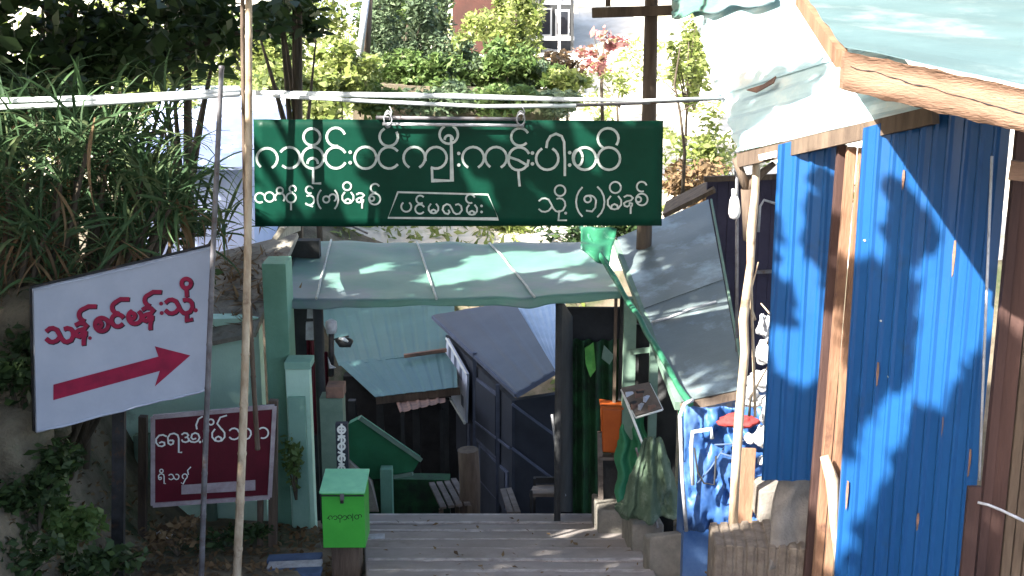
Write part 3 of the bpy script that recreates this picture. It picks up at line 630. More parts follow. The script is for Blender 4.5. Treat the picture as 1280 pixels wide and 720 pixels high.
# green stair parapet
pp = thing('green_parapet', 'dark green sloping parapet panel with a pale top rail', 'parapet', P(480,610,14.5))
mb = MB(); q = [P(x,y,14.3) for x,y in ((436,530),(450,523),(525,575),(514,594),(488,598),(440,600),(420,560))]; mb.slab(q, .12, V(0,-1,0)); obj('panel', mb, M['greenpanel'], pp)
mb = MB(); mb.beam(P(449,522,14.25), P(526,575,14.25), .16, .05, V(0,.3,1)); obj('rail', mb, M['greentrim'], pp)
mb = MB(); mb.beam(P(486,597,14.2), P(516,592,14.2), .1, .04, V(0,.3,1)); obj('sill', mb, M['greentrim'], pp)
mb = MB(); q = P(483,584,14.0); mb.beam(V(q.x,14,-1.6), q, .14, .14, V(0,1,0)); o = tag(obj('short_post', mb, M['greentrim'], bevel=.01), 'short grey green post in front of the parapet', 'post')
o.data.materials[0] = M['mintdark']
lwall = thing('dark_low_wall', 'dark green low wall closing the foot of the parapet', 'wall', P(495,650,14.6))
a, b = P(425,598,14.5), P(562,600,14.5); mb = MB(); mb.hexa([V(a.x,14.5,-2.5),V(b.x,14.5,-2.5),V(b.x,14.7,-2.5),V(a.x,14.7,-2.5),V(a.x,14.5,a.z),V(b.x,14.5,b.z),V(b.x,14.7,b.z),V(a.x,14.7,a.z)]); obj('wall', mb, M['stallgreen'], lwall)
mb = MB(); mb.hexa([P(432,640,13.4), P(474,640,13.4), P(470,630,14.2), P(432,630,14.2), P(432,573,13.5), P(462,600,13.4), P(466,600,14.2), P(436,573,14.2)])
tag(obj('sloping_slab', mb, M['greyblock'], bevel=.01), 'grey sloping slab beside the parapet behind the green box', 'slab')

# ------------------------------------------------------------------ dark navy kiosk with the white board
kq = thing('navy_kiosk', 'dark navy wooden kiosk with slate coloured lean-to roof', 'kiosk', P(640,640,16))
RA, RB, RE, RC = P(645,491,15.0), P(541,394,18.5), P(641,376,18.5), P(693,462,15.2)
sheets(kq, RA, RC, RE, RB, M['slate'], 1, 3, .006, 1, wob=0)
mb = MB(); mb.beam(RA-V(0,0,.03), RB-V(0,0,.03), .04, .05); mb.beam(RA-V(0,0,.035), RC-V(0,0,.035), .04, .06); obj('fascia', mb, M['navytrim'], kq)
wa = P(640,500,15.15); wb = P(557,415,18.1); wd = (wb-wa); wd.z = 0; wd.normalize(); wn = V(-wd.y, wd.x, 0); wn = wn if wn.x < 0 else -wn
mb = MB(); zt = min(wa.z, wb.z)-.02; q = [V(wa.x,wa.y,-3.2), V(wb.x,wb.y,-3.2)]
mb.hexa([q[0], q[1], q[1]-wn*.08, q[0]-wn*.08] + [p+V(0,0,3.2+zt) for p in (q[0], q[1], q[1]-wn*.08, q[0]-wn*.08)]); obj('wall', mb, M['navy'], kq)
fa = V(wa.x,wa.y,0); fb = P(700,500,15.0); fb.z = 0
mb = MB(); mb.hexa([V(fa.x,fa.y+.02,-3.2), V(fb.x,fb.y,-3.2), V(fb.x,fb.y+.1,-3.2), V(fa.x,fa.y+.12,-3.2), V(fa.x,fa.y+.02,zt), V(fb.x,fb.y,zt+.15), V(fb.x,fb.y+.1,zt+.15), V(fa.x,fa.y+.12,zt)]); obj('wall', mb, M['navy'], kq)
def wp(x, y, o=.0): return on_plane(x, y, wa, wn)+wn*o
def wpanel(name, pts, m, o, t=.03, par=kq):
    mb = MB(); mb.slab([wp(x,y,o) for x,y in pts], t, wn); return obj(name, mb, M[m], par)
for xx in ((596,444,625,640),(622,472,655,655)):
    pass
for pts in (((594,470),(624,492),(624,575),(594,548)), ((600,555),(636,590),(636,640),(600,600)), ((560,485),(588,530),(588,590),(560,540))):
    fr = wpanel('window_frame', pts, 'navytrim', .02); cx = sum(p[0] for p in pts)/4; cy = sum(p[1] for p in pts)/4
    wpanel('shutter', [(cx+(x-cx)*.84, cy+(y-cy)*.90) for x,y in pts], 'navy', .03, par=fr)
for a, b in (((596,440),(596,640)),((625,480),(625,650))):
    mb = MB(); mb.beam(wp(*a,.03), wp(*b,.03), .05, .05, V(0,1,0)); obj('batten', mb, M['navytrim'], kq)
for a, b in (((594,525),(640,560)),((640,505),(695,545)),((640,560),(693,600))):
    mb = MB(); p0 = wp(*a,.03) if a[0] < 640 else P(*a,14.98); p1 = wp(*b,.03) if a[0] < 640 else P(*b,14.95); mb.beam(p0, p1, .02, .03); obj('rail', mb, M['navytrim'], kq)
nb = wpanel('notice_board', ((566,422),(592,467),(590,527),(561,478)), 'board', .09, .03, None) if False else None
mb = MB(); mb.slab([wp(x,y,.09) for x,y in ((566,422),(592,467),(590,528),(561,480))], .03, wn); nb = tag(obj('notice_board', mb, M['board']), 'tall white notice board on the navy kiosk wall', 'board')
mb = MB(); mb.beam(wp(561,480,.1), wp(590,528,.1), .03, .035); mb.beam(wp(566,422,.1), wp(592,467,.1), .02, .02); obj('frame', mb, M['signwhite'], nb)
for i,(x,y) in enumerate(((570,440),(577,452),(584,466),(571,462),(579,478),(586,500))):
    mb = MB(); mb.slab([wp(x+dx,y+dy+dx*1.5,.094) for dx,dy in ((-1.5,-7),(1.5,-7),(1.5,7),(-1.5,7))], .002, wn); obj('printed_mark', mb, M['navytrim'], nb)
pl = thing('pale_tin_roof', 'pale blue corrugated tin roof between kiosk and green stall', 'roof', P(680,420,17))
sheets(pl, P(694,470,15.35), P(706,486,15.3), P(706,372,18.8), P(640,374,19.2), M['paletin'], 1, 7, .03, 1)

# small things at the brow of the steps
def slat_bench(name, label, q, nsl, m, leg=True, group=None):
    """q: four pixel corners + depths (near-left, near-right, far-right, far-left)"""
    p = [P(*a) for a in q]; t = thing(name, label, 'bench', (p[0]+p[1])/2-V(0,0,.4), group)
    for i in range(nsl):
        u0, u1 = i/nsl+.02, (i+1)/nsl-.05
        a, b, c, d = p[0].lerp(p[1],u0), p[0].lerp(p[1],u1), p[3].lerp(p[2],u1), p[3].lerp(p[2],u0)
        mb = MB(); mb.hexa([a-V(0,0,.03), b-V(0,0,.03), c-V(0,0,.03), d-V(0,0,.03), a, b, c, d]); obj('slat', mb, M[m], t)
    if leg:
        for c in p:
            mb = MB(); cc = c.lerp(sum(p, Vector())/4, .1); mb.beam(cc-V(0,0,.04), cc-V(0,0,.6), .05, .05, V(0,1,0)); obj('leg', mb, M['oldwood'], t)
    return t
slat_bench('slatted_bench', 'grey slatted bench seat beside the navy kiosk', ((550,634,13.4),(590,628,13.4),(572,597,14.6),(534,600,14.6)), 4, 'woodh')
slat_bench('plank_ramp', 'short grey plank ramp between stump and dark chair', ((634,640,13.2),(652,640,13.2),(640,609,14.4),(625,611,14.4)), 2, 'woodh', False)
mb = MB(); p = P(585,562,13.6); mb.tube([V(p.x,13.6,-.9), V(p.x+.02,13.6,p.z*.5), p], [.13,.12,.12], 10); tag(obj('tree_stump_post', mb, M['oldwood']), 'round dark wooden stump post beside the slatted bench', 'post')
ch = thing('dark_chair', 'small black chair at the brow of the steps', 'chair', P(682,645,13.4))
for x, D in ((664,13.2),(700,13.2),(668,13.7),(698,13.7)):
    mb = MB(); p = P(x, 645, D); top = P(x, 598 if D > 13.5 else 613, D); mb.beam(V(p.x,D,-.3), top, .03, .03, V(0,1,0)); obj('leg', mb, M['black'], ch)
mb = MB(); mb.slab([P(662,617,13.2),P(702,617,13.2),P(699,606,13.75),P(667,606,13.75)], .04, V(0,0,1)); obj('seat', mb, M['woodh'], ch)
mb = MB(); mb.slab([P(667,597,13.75),P(699,597,13.75),P(699,604,13.75),P(667,604,13.75)], .03, V(0,-1,0)); obj('backrest', mb, M['black'], ch)
tube_thing('white_stick', 'thin bent white stick leaning by the dark stall frame', 'stick', [P(690,518,12.9),P(695,560,12.8),P(702,600,12.8),P(706,620,12.8)], .014, M['dimwhite'])
mb = MB(); mb.box(P(470,673,10.9)+V(0,0,.02), (.16,.07,.02), .1); tag(obj('paper_litter', mb, M['dimwhite']), 'small white paper lying on the steps right of the green box', 'litter')

# ------------------------------------------------------------------ green stall
st = thing('green_stall', 'dark open stall lined with deep green sheet under the canopy', 'stall', P(740,640,13))
def wallbox(par, name, x0, x1, D, zb, yt, m, d=.06, D2=None):
    D2 = D2 or D; p, q = P(x0,yt,D), P(x1,yt,D2); mb = MB()
    mb.hexa([V(p.x,p.y,zb),V(q.x,q.y,zb),V(q.x,q.y+d,zb),V(p.x,p.y+d,zb),p,V(q.x,q.y,p.z),V(q.x,q.y+d,p.z),V(p.x,p.y+d,p.z)]); return obj(name, mb, M[m], par)
wallbox(st, 'back_wall', 700, 800, 13.4, -1.5, 385, 'black')  # painted black for the dark seen through the doorway
def drape(u, v): 
    p = P(716+58*u, 425+225*v, 13.2); return p + V(0, .05*math.sin(u*22)+.03*math.sin(u*9+v*3), 0)
mb = MB(); mb.grid(drape, 40, 14, .01); obj('green_sheet', mb, M['stallgreen'], st)
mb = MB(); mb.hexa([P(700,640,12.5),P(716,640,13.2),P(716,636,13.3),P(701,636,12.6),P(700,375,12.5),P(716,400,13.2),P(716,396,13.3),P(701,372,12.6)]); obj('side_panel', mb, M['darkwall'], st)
mb = MB(); mb.slab([P(731,435,13.1),P(742,428,13.1),P(745,462,13.05),P(738,472,13.05),P(732,455,13.05)], .02, V(0,-1,0)); obj('lime_cloth', mb, M['limecloth'], st)
mb = MB(); mb.slab([P(755,432,13.0),P(768,445,13.0),P(762,456,13.0),P(752,448,13.0)], .02, V(0,-1,0)); obj('lime_cloth', mb, M['greentrim'], st)
for x in (788,):
    p = P(x, 372, 12.2); mb = MB(); mb.beam(V(p.x,12.2,-.5), p, .12, .10, V(0,1,0)); obj('post', mb, M['greentrim'], st)
mb = MB(); p = P(770,372,12.3); mb.beam(V(p.x,12.3,-.5), p, .03, .04, V(0,1,0)); obj('post', mb, M['oldwood'], st)
mb = MB(); p = P(818,420,11.9); mb.beam(V(p.x,11.9,-.3), p, .08, .08, V(0,1,0)); obj('post', mb, M['greentrim'], st)
mb = MB(); mb.beam(P(788,440,12.1), P(822,436,11.9), .04, .05); obj('rail', mb, M['greentrim'], st)
wallbox(st, 'green_backing', 776, 850, 12.6, -.5, 400, 'darkwall', D2=12.0)
def net(u, v): p = P(770+60*u*(.5+.5*v), 505+125*v, 12.3-.5*v); return p+V(.02*math.sin(v*20),.05*math.sin(u*15+v*4),0)
mb = MB(); mb.grid(net, 24, 16, .01); tag(obj('green_netting', mb, M['stallgreen']), 'dark green netting hanging behind the orange bin', 'netting').data.materials[0] = M['greenpanel']
ob = thing('orange_bin', 'orange plastic bin on a grey stand inside the green stall', 'bin', P(764,570,12.2))
mb = MB(); a, b, c, d = P(753,566,12.15), P(775,567,12.15), P(778,512,12.15), P(752,510,12.15)
mb.hexa([a, b, b+V(0,.18,0), a+V(0,.18,0), d, c, c+V(0,.2,0), d+V(0,.2,0)]); obj('body', mb, M['orange'], ob, bevel=.02)
mb = MB(); mb.hexa([d-V(.01,.01,0), c+V(.01,-.01,0), c+V(.01,.21,0), d+V(-.01,.21,0), d+V(-.01,-.01,.02), c+V(.01,-.01,.02), c+V(.01,.21,.02), d+V(-.01,.21,.02)]); obj('rim', mb, M['orange'], ob)
wt = thing('bin_stand', 'grey wooden stand carrying the orange bin', 'stand', P(764,635,12.2))
for x in (751,776):
    mb = MB(); mb.beam(P(x,640,12.2), P(x-1,540 if x < 760 else 568,12.2), .05, .05, V(0,1,0)); obj('leg', mb, M['woodh'], wt)
mb = MB(); mb.slab([P(750,572,12.1),P(779,572,12.1),P(777,566,12.5),P(752,566,12.5)], .03, V(0,0,1)); obj('top', mb, M['woodh'], wt)
mb = MB(); mb.slab([P(752,575,12.25),P(776,575,12.25),P(774,636,12.25),P(754,636,12.25)], .03, V(0,-1,0)); obj('panel', mb, M['greentrim'], wt).data.materials[0] = M['darkwall']
rk = thing('wire_rack', 'tilted white wire rack of small goods beside the stall post', 'rack', P(800,520,11.6))
k0, k1, k2, k3 = P(777,487,11.7), P(812,480,11.7), P(828,512,11.4), P(795,522,11.4)
mb = MB()
for a, b in ((k0,k1),(k1,k2),(k2,k3),(k3,k0)): mb.tube([a,b], .012, 6)
obj('frame', mb, M['signwhite'], rk)
mb = MB(); mb.slab([k0,k1,k2,k3], .03); obj('tray', mb, M['woodh'], rk)
for i in range(9):
    u, v = random.random()*.8+.1, random.random()*.8+.1; c = k0.lerp(k1,u).lerp(k3.lerp(k2,u),v); mb = MB(); mb.box(c+V(0,-.02,.02), (.07,.03,.05), random.random()); obj('packet', mb, M[random.choice(['dimwhite','rust','board','darkwall'])], rk)
mb = MB(); mb.tube([k0, P(790,520,11.5), P(806,562,11.3)], .014, 6); obj('leg', mb, M['signwhite'], rk)
# faded green bundle
def lump(name, label, cat, c, r, m, seed, amp=.25, n=28, fold=9, sub=None):
    mb = MB()
    def fn(u, v):
        th = u*2*math.pi; ph = v*math.pi; d = V(math.sin(ph)*math.cos(th), math.sin(ph)*math.sin(th), math.cos(ph))
        k = 1+amp*.7*noise.fractal(d*1.3+V(seed,0,0), 1, 2, 2)+amp*.22*abs(math.sin(fold*noise.noise(d*1.2+V(0,seed,0))))
        return Vector(c)+V(d.x*r[0]*k, d.y*r[1]*k, d.z*r[2]*k)
    mb.grid(fn, n*2, n); return tag(obj(name, mb, m), label, cat)
def hangcloth(u, v):
    p = P(815+(u-.5)*(18+62*v**.8), 546+(108-22*abs(u-.5))*v, 10.95-.25*v*math.sin(math.pi*u)); k = noise.fractal(V(u*3,v*2.5,4),1,2,4)
    return p + V(.02*k, -.05*math.sin(u*17+2.2*k)*(.3+v)-.05*k, .015*math.sin(v*15+k*3))
mb = MB(); mb.grid(hangcloth, 50, 36, .008); tag(obj('draped_cloth', mb, M['netgreen']), 'large faded green cloth draped down beside the blue tarp', 'cloth')
lump('cloth_bundle', 'small green bundle tucked behind the concrete block', 'bundle', P(792,634,11.2), (.14,.14,.10), M['netgreen'], 8, .5)
bamboo('grey_cane', 'grey cane leaning over the green cloth bundle', P(822,660,10.7), P(795,560,11.0), .012, .01, nn=4, m='greymetal')

# ------------------------------------------------------------------ roof on the right with its green folded tarp edge
gr = thing('grey_tin_roof', 'grey green tin lean-to roof right of the canopy', 'roof', P(840,520,11))
G0, G1, G2 = P(851,503,9.8), P(772,300,13.6), P(886,252,14.0)
gn = (G1-G0).cross(G2-G0).normalized(); G3 = on_plane(930,486,G0,gn)
sheets(gr, G0, G1, G2, G3, M['greenroof'], 2, 3, .003, 1, t=.005, trap=False)
mb = MB(); mb.beam(G0+V(-.02,0,-.03), G1+V(-.02,0,-.03), .05, .07); obj('edge_board', mb, M['greentrim'], gr)
mb = MB(); mb.beam(G0-V(0,0,.04), G3-V(0,0,.04), .05, .06); obj('edge_board', mb, M['oldwood'], gr)
mb = MB(); mb.tube([on_plane(x,y,G0,gn)+V(0,0,.02) for x,y in ((815,405),(835,400),(865,388),(895,380))], .012, 6); obj('loose_lath', mb, M['dimwhite'], gr)
mb = MB(); n_ = 30; pts = []
for i in range(n_+1):
    t = i/n_; x = 726+(862-726)*t; y = 284+(506-284)*t**1.06; pts.append(P(x, y, 13.0-3.4*t)+V(.006*math.sin(i*.9),0,.006*math.sin(i*1.3)))
mb.tube(pts, [.026+.008*noise.noise(V(i*.4,0,0)) for i in range(n_+1)], 9)
tag(obj('green_tarp_roll', mb, M['brightgreen']), 'bright green rolled tarp running down the tin roof edge', 'tarp')
def gflap(u, v): p = P(726+45*u+(-10*v*u), 286+45*v*(.6+.4*u)+2*u, 12.9-.6*v); return p+V(0,.05*math.sin(u*9),.02*math.sin(v*9+u*3))
mb = MB(); mb.grid(gflap, 14, 14, .01); tag(obj('green_tarp_corner', mb, M['brightgreen']), 'bright green tarp corner tied under the banner right end', 'tarp')
def gtail(u, v): p = P(840+14*u+6*v, 476+44*v, 10.2-.1*v); return p+V(.02*math.sin(v*9),.05*math.sin(u*7+v*3),0)
mb = MB(); mb.grid(gtail, 12, 12, .008); tag(obj('green_tarp_tail', mb, M['brightgreen']), 'loose green tarp tail beside the blue tarp', 'tarp')

# purple grey shack behind
ps = thing('purple_shack', 'dark purple grey boarded shack behind the bamboo prop', 'shack', P(940,520,14.7))
x0s = np.linspace(884, 992, 9)
for i in range(8):
    p, q = P(x0s[i]+.5, 222, 14.6), P(x0s[i+1], 222, 14.6); mb = MB(); dy = random.uniform(-.012,.012)
    mb.hexa([V(p.x,14.6+dy,-.5),V(q.x,14.6+dy,-.5),V(q.x,14.66+dy,-.5),V(p.x,14.66+dy,-.5),V(p.x,14.6+dy,p.z),V(q.x,14.6+dy,p.z),V(q.x,14.66+dy,p.z),V(p.x,14.66+dy,p.z)]); obj('board', mb, M['purplewall'], ps)
mb = MB(); mb.beam(P(880,224,14.5), P(990,220,14.5), .05, .06); obj('top_rail', mb, M['oldwood'], ps)
mb = MB(); mb.beam(P(889,250,13.9), P(931,478,9.62), .02, .03); obj('side_trim', mb, M['greentrim'], ps)
mb = MB(); mb.beam(P(945,340,14.5), P(985,338,14.5), .03, .04); obj('rail', mb, M['greymetal'], ps)
mb = MB(); mb.slab([P(828,268,14.8), P(892,236,14.4), P(892,222,15.2), P(832,252,15.6)], .05); obj('roof', mb, M['oldwood'], ps)
tube_thing('metal_pole', 'slim grey metal pole left of the bamboo prop', 'pole', [P(921,500,10.4), P(921,196,10.4)], .013, M['greymetal'])
tube_thing('white_conduit', 'bent white conduit on the purple grey wall', 'pipe', [P(948,290,14.4), P(950,258,14.4), P(955,250,14.4), P(968,254,14.4), P(984,260,14.4)], .015, M['dimwhite'])
lb = thing('light_bulb', 'white spiral light bulb hanging below the tin eave', 'bulb', P(918,268,9.3))
mb = MB(); mb.tube([P(919,196,9.3), P(918,238,9.3)], .003, 5); obj('cord', mb, M['black'], lb)
mb = MB(); mb.tube([P(918,236,9.3), P(918,246,9.3)], .022, 10); obj('socket', mb, M['signwhite'], lb)
mb = MB(); mb.tube([P(918,245,9.3), P(918,250,9.3), P(918,258,9.3), P(918,266,9.3), P(918,272,9.3), P(918,274,9.3)], [.022,.034,.040,.044,.034,.012], 14); obj('glass', mb, M['bulb'], lb)
# bamboo prop with a fork
fk = thing('forked_prop', 'pale crooked bamboo prop holding up the white tin eave', 'prop', P(918,660,8.9))
mb = MB(); pts = [P(916,655,8.9),P(920,580,8.92),P(924,520,8.94),P(931,440,8.96),P(929,400,8.97),P(938,330,8.98),P(939,290,9),P(944,240,9),P(946,192,9)]
mb.tube(pts, [.036,.034,.036,.032,.036,.028,.034,.028,.028], 9); obj('pole', mb, M['bamboo'], fk)
mb = MB(); mb.tube([P(934,238,9.05),P(926,215,9.05),P(919,198,9.05)], [.035,.03,.025], 8); mb.tube([P(934,238,9.05),P(950,218,9.05),P(968,204,9.05)], [.035,.03,.02], 8); mb.tube([P(936,300,9.06),P(934,236,9.05)], [.04,.045], 8); obj('fork', mb, M['oldwood'], fk)
bamboo('thin_cane', 'thin cane leaning against the crooked bamboo prop', P(944,520,9.1), P(938,330,9.05), .012, .010, nn=5)

# ------------------------------------------------------------------ blue tarp load, sacks, planks
bl = thing('blue_tarp_stack', 'stack of goods under blue tarpaulin beside the path', 'tarp stack', P(910,680,9.9))
def bt(u, v):
    # front face draped over a box, then top
    if v < .65: t = v/.65; p = P(853+128*u, 660-(660-505)*t, 9.75+.05*t)
    else: t = (v-.65)/.35; p = P(853+128*u, 505-9*t, 9.8+.7*t)
    k = noise.fractal(V(u*4+p.z, v*5, 2), 1, 2, 5)
    crease = .10*abs(math.sin(3.5*u+4*v+2.0*k))+.03*abs(math.sin(9*v-6*u+2*k))
    return p + V(0, -.07*k-crease, .02*k)
mb = MB(); mb.grid(bt, 70, 60, .008); obj('tarp', mb, M['bluetarp'], bl)
mb = MB(); a, b = P(860,512,9.95), P(978,512,9.95); mb.hexa([V(a.x,9.95,.5),V(b.x,9.95,.5),V(b.x,10.4,.5),V(a.x,10.4,.5),a,V(b.x,9.95,a.z),V(b.x,10.4,a.z),V(a.x,10.4,a.z)]); obj('load', mb, M['bluetarp'], bl)
ff = thing('white_pipe_frame', 'white pipe frame standing in front of the blue tarp', 'frame', P(866,600,9.4))
mb = MB(); mb.tube([P(858,664,9.5),P(853,600,9.5),P(850,520,9.52),P(856,505,9.55),P(866,500,9.6)], .016, 7); obj('upright', mb, M['dimwhite'], ff)
mb = MB(); mb.tube([P(866,606,9.45),P(864,560,9.45),P(866,540,9.45),P(889,536,9.45),P(890,548,9.45)], .017, 7); obj('loop', mb, M['pipe'], ff)
mb = MB(); mb.tube([P(868,560,9.4),P(872,590,9.4),P(880,604,9.4),P(893,606,9.4),P(895,570,9.42)], .008, 6); obj('wire_hook', mb, M['black'], ff)
for i,(x0_,y0_,x1_,y1_) in enumerate(((893,556,940,548),(872,604,905,560),(930,600,975,612),(900,566,935,572))):
    tube_thing('blue_rope', ['blue rope across the top of the tarp folds','blue rope slanting down the tarp front','pale rope slanting below the brown plank','short rope by the bamboo prop foot'][i], 'rope', [P(x0_,y0_,9.45), P((x0_+x1_)/2,(y0_+y1_)/2+3,9.45), P(x1_,y1_,9.5)], .007, M['paintblue'] if i != 2 else M['dimwhite'])
lump('red_cloth', 'red cloth lying on top of the blue tarp', 'cloth', P(922,526,9.5), (.14,.08,.05), M['redcloth'], 2, .5)
for i,(x,y,rx,rz,D) in enumerate(((958,440,.07,.10,9.5),(952,475,.10,.07,9.45),(968,505,.09,.10,9.3),(940,500,.08,.05,9.4),(962,545,.10,.09,9.3),(972,470,.06,.1,9.2))):
    lump('white_sack', ['topmost small white sack against the shack wall','flat white sack below the topmost one','bulging white sack beside the blue shed edge','small white rag left of the bulging sack','lowest white sack resting on the blue tarp','narrow white sack touching the blue panel'][i], 'sack', P(x,y,D), (rx,.08,rz), M['cloth'], 11+i, .6, 18, 12)
mb = MB(); mb.beam(P(930,662,9.2), P(936,560,9.3), .11, .03, V(0,1,0)); tag(obj('brown_plank', mb, M['warmwood'], bevel=.004), 'short upright brown plank in front of the blue tarp', 'plank')
rags = ['topmost white rag against the purple grey shack','white rag hanging just under the topmost one','white rag halfway down the heap beside the blue shed','crumpled white rag level with the red cloth','narrow white rag between red cloth and blue shed','white rag resting on the right edge of the blue tarp','lowest white rag just above the beige carton']
for i in range(7):
    x, y = random.uniform(938,976), 408+i*28; lump('white_rag', rags[i], 'rag', P(x,y,9.35), (random.uniform(.03,.07),.05,random.uniform(.03,.08)), M['cloth'] if i % 3 else M['dimwhite'], 40+i, .8, 14, 12)['group'] = 'white rags heaped beside the blue shed'
brs = ['highest dry branch above the white rags','dry branch crossing the upper white rags','dark dry branch behind the topmost sack','pale dry branch over the middle white rags','dark branch just above the red cloth','lowest dry branch by the blue tarp edge']
for i in range(6):
    x, y = random.uniform(930,975), 400+i*30; a = P(x,y,9.2); tag(obj('dry_branch', MB().tube([a, a+V(random.uniform(-.1,.1),0,random.uniform(.1,.2)), a+V(random.uniform(-.25,.25),.05,random.uniform(.2,.5))], [.012,.009,.005], 5), M['bamboo'] if i in (0,1,3) else M['bark']), brs[i], 'branch', 'dry branches in the rag heap')
# beige cloth against the shed foot, ridged block stack
def cl(u, v): p = P(1000+(48)*u-45*(1-u)*v**.7, 520+190*v, 8.75-.5*v); return p + V(.02*math.sin(v*8),.04*math.sin(u*9+v*5)+.03*noise.noise(V(u*4,v*4,7)),0)
mb = MB(); mb.grid(cl, 24, 30, .01); tag(obj('beige_cover', mb, M['sack']), 'dusty beige sheet leaning on the foot of the blue shed', 'sheet')
mb = MB(); a, b, c, d = P(948,655,8.95), P(1000,655,8.95), P(1000,608,9), P(950,616,9); mb.hexa([a,b,b+V(0,.3,0),a+V(0,.3,0),d,c,c+V(0,.3,0),d+V(0,.3,0)]); tag(obj('beige_carton', mb, M['sack'], bevel=.01), 'beige carton wedged between blue tarp and dusty sheet', 'carton')
bs = thing('ridged_block', 'wide brown ridged block at the bottom edge by the blue shed', 'block', P(960,740,8.6))
q0_, q1_, q2_, q3_ = P(893,682,8.35), P(1040,690,8.15), P(1030,648,8.9), P(886,655,8.95)
mb = MB(); lo = [V(p.x, p.y, 1.0) for p in (q0_, q1_, q2_, q3_)]; mb.hexa(lo+[q0_,q1_,q2_,q3_]); obj('core', mb, M['brownblock'], bs, bevel=.015)
for i in range(11):
    u0, u1 = i/11+.008, (i+1)/11-.018
    a, b, c, d = q0_.lerp(q1_,u0), q0_.lerp(q1_,u1), q3_.lerp(q2_,u1), q3_.lerp(q2_,u0)
    f = V(0,-.012,0); up_ = V(0,0,.012+random.random()*.008); mb = MB()
    mb.hexa([a+f-V(0,0,.45), b+f-V(0,0,.45), c-V(0,0,.2), d-V(0,0,.2), a+f+up_, b+f+up_, c+up_, d+up_]); obj('rib', mb, M['brownblock'], bs, bevel=.008)

# ------------------------------------------------------------------ blue shed
bs_ = thing('blue_shed', 'bright blue corrugated tin shed at the right edge', 'shed', P(1140,760,7.6))
def vwall(parent, x0, x1, yb0, yb1, D0, D1, zt, m, n, amp, cols=1, zt1=None):
    a, b = P(x0,yb0,D0), P(x1,yb1,D1); zt1 = zt1 or zt
    sheets(parent, a, b, V(b.x,b.y,zt1), V(a.x,a.y,zt), M[m], cols, n, amp, t=.003)
sheets(bs_, P(1041,740,7.75), P(1208,740,7.15), V(P(1208,740,7.15).x,7.15,5.35), V(P(1041,740,7.75).x,7.75,5.05), M['blue'], 2, 5, .014, t=.003, wob=.02)
sheets(bs_, P(952,600,8.5), P(1024,600,8.3), V(P(1024,600,8.3).x,8.3,4.98), V(P(952,600,8.5).x,8.5,4.85), M['blue'], 1, 4, .013, t=.003, wob=.02)
# inner door post of old planks
for x0_, x1_, m, Dd in ((1009,1020,'redwood',8.1),(1020,1031,'warmwood',8.0),(1034,1046,'warmwood',7.95),(1046,1053,'oldwood',7.85)):
    a, b = P(x0_,640,Dd), P(x1_,640,Dd); mb = MB(); zt = 4.9
    sh = .06
    mb.hexa([V(a.x,Dd,1.6),V(b.x,Dd,1.6),V(b.x,Dd+.05,1.6),V(a.x,Dd+.05,1.6),V(a.x+sh,Dd,zt),V(b.x+sh,Dd,zt),V(b.x+sh,Dd+.05,zt),V(a.x+sh,Dd+.05,zt)]); obj('plank', mb, M[m], bs_, bevel=.004)
mb = MB(); mb.tube([P(1030,570,7.9),P(1040,600,7.85),P(1042,650,7.8),P(1052,730,7.75)], [.03,.045,.03,.03], 7); obj('gnarled_stake', mb, M['bamboo'], bs_)
# side of brown planks on the right
xx = 1229
for i in range(13):
    wd_ = random.choice((13,16,20)); Dd = 7.0-.03*i; a, b = P(xx,740,Dd), P(xx+wd_-1.5,740,Dd-.04); dy = random.uniform(-.01,.01); mb = MB()
    mb.hexa([V(a.x,a.y+dy,1.5),V(b.x,b.y+dy,1.5),V(b.x,b.y+.04+dy,1.5),V(a.x,a.y+.04+dy,1.5),V(a.x,a.y+dy,5.2),V(b.x,b.y+dy,5.2),V(b.x,b.y+.04+dy,5.2),V(a.x,a.y+.04+dy,5.2)]); obj('plank', mb, M['redwood'] if i < 1 else M['oldwood'], bs_, bevel=.003); xx += wd_
a = P(1219,740,7.05); mb = MB(); mb.beam(V(a.x,7.02,1.5), V(a.x,7.02,5.25), .05, .05, V(0,1,0)); obj('corner_post', mb, M['redwood'], bs_)
mb = MB(); mb.tube([P(1240,195,6.95), P(1224,600,6.95)], .008, 6); obj('white_edge_strip', mb, M['dimwhite'], bs_)
mb = MB(); mb.beam(P(1262,212,6.75), P(1300,216,6.7), .06, .10); obj('lintel', mb, M['beamwood'], bs_)
for x, y, h_ in ((1075,205,.20),(1132,212,.12),(1196,300,.22),(1100,452,.16),(1180,520,.14),(1062,600,.2),(1150,640,.12),(1215,560,.18)):
    nn_ = V(P(1208,740,7.15).y-P(1041,740,7.75).y, -(P(1208,740,7.15).x-P(1041,740,7.75).x), 0).normalized(); p_ = on_plane(x, y, P(1041,740,7.75), nn_)+nn_*.021; tx = nn_.cross(V(0,0,1))
    mb = MB(); mb.slab([p_+tx*.006, p_+tx*.010-V(0,0,h_*.4), p_+tx*.003-V(0,0,h_), p_-tx*.004-V(0,0,h_*.9), p_-tx*.009-V(0,0,h_*.35), p_-tx*.006], .002, nn_); obj('rust_run', mb, M['rust'], bs_)
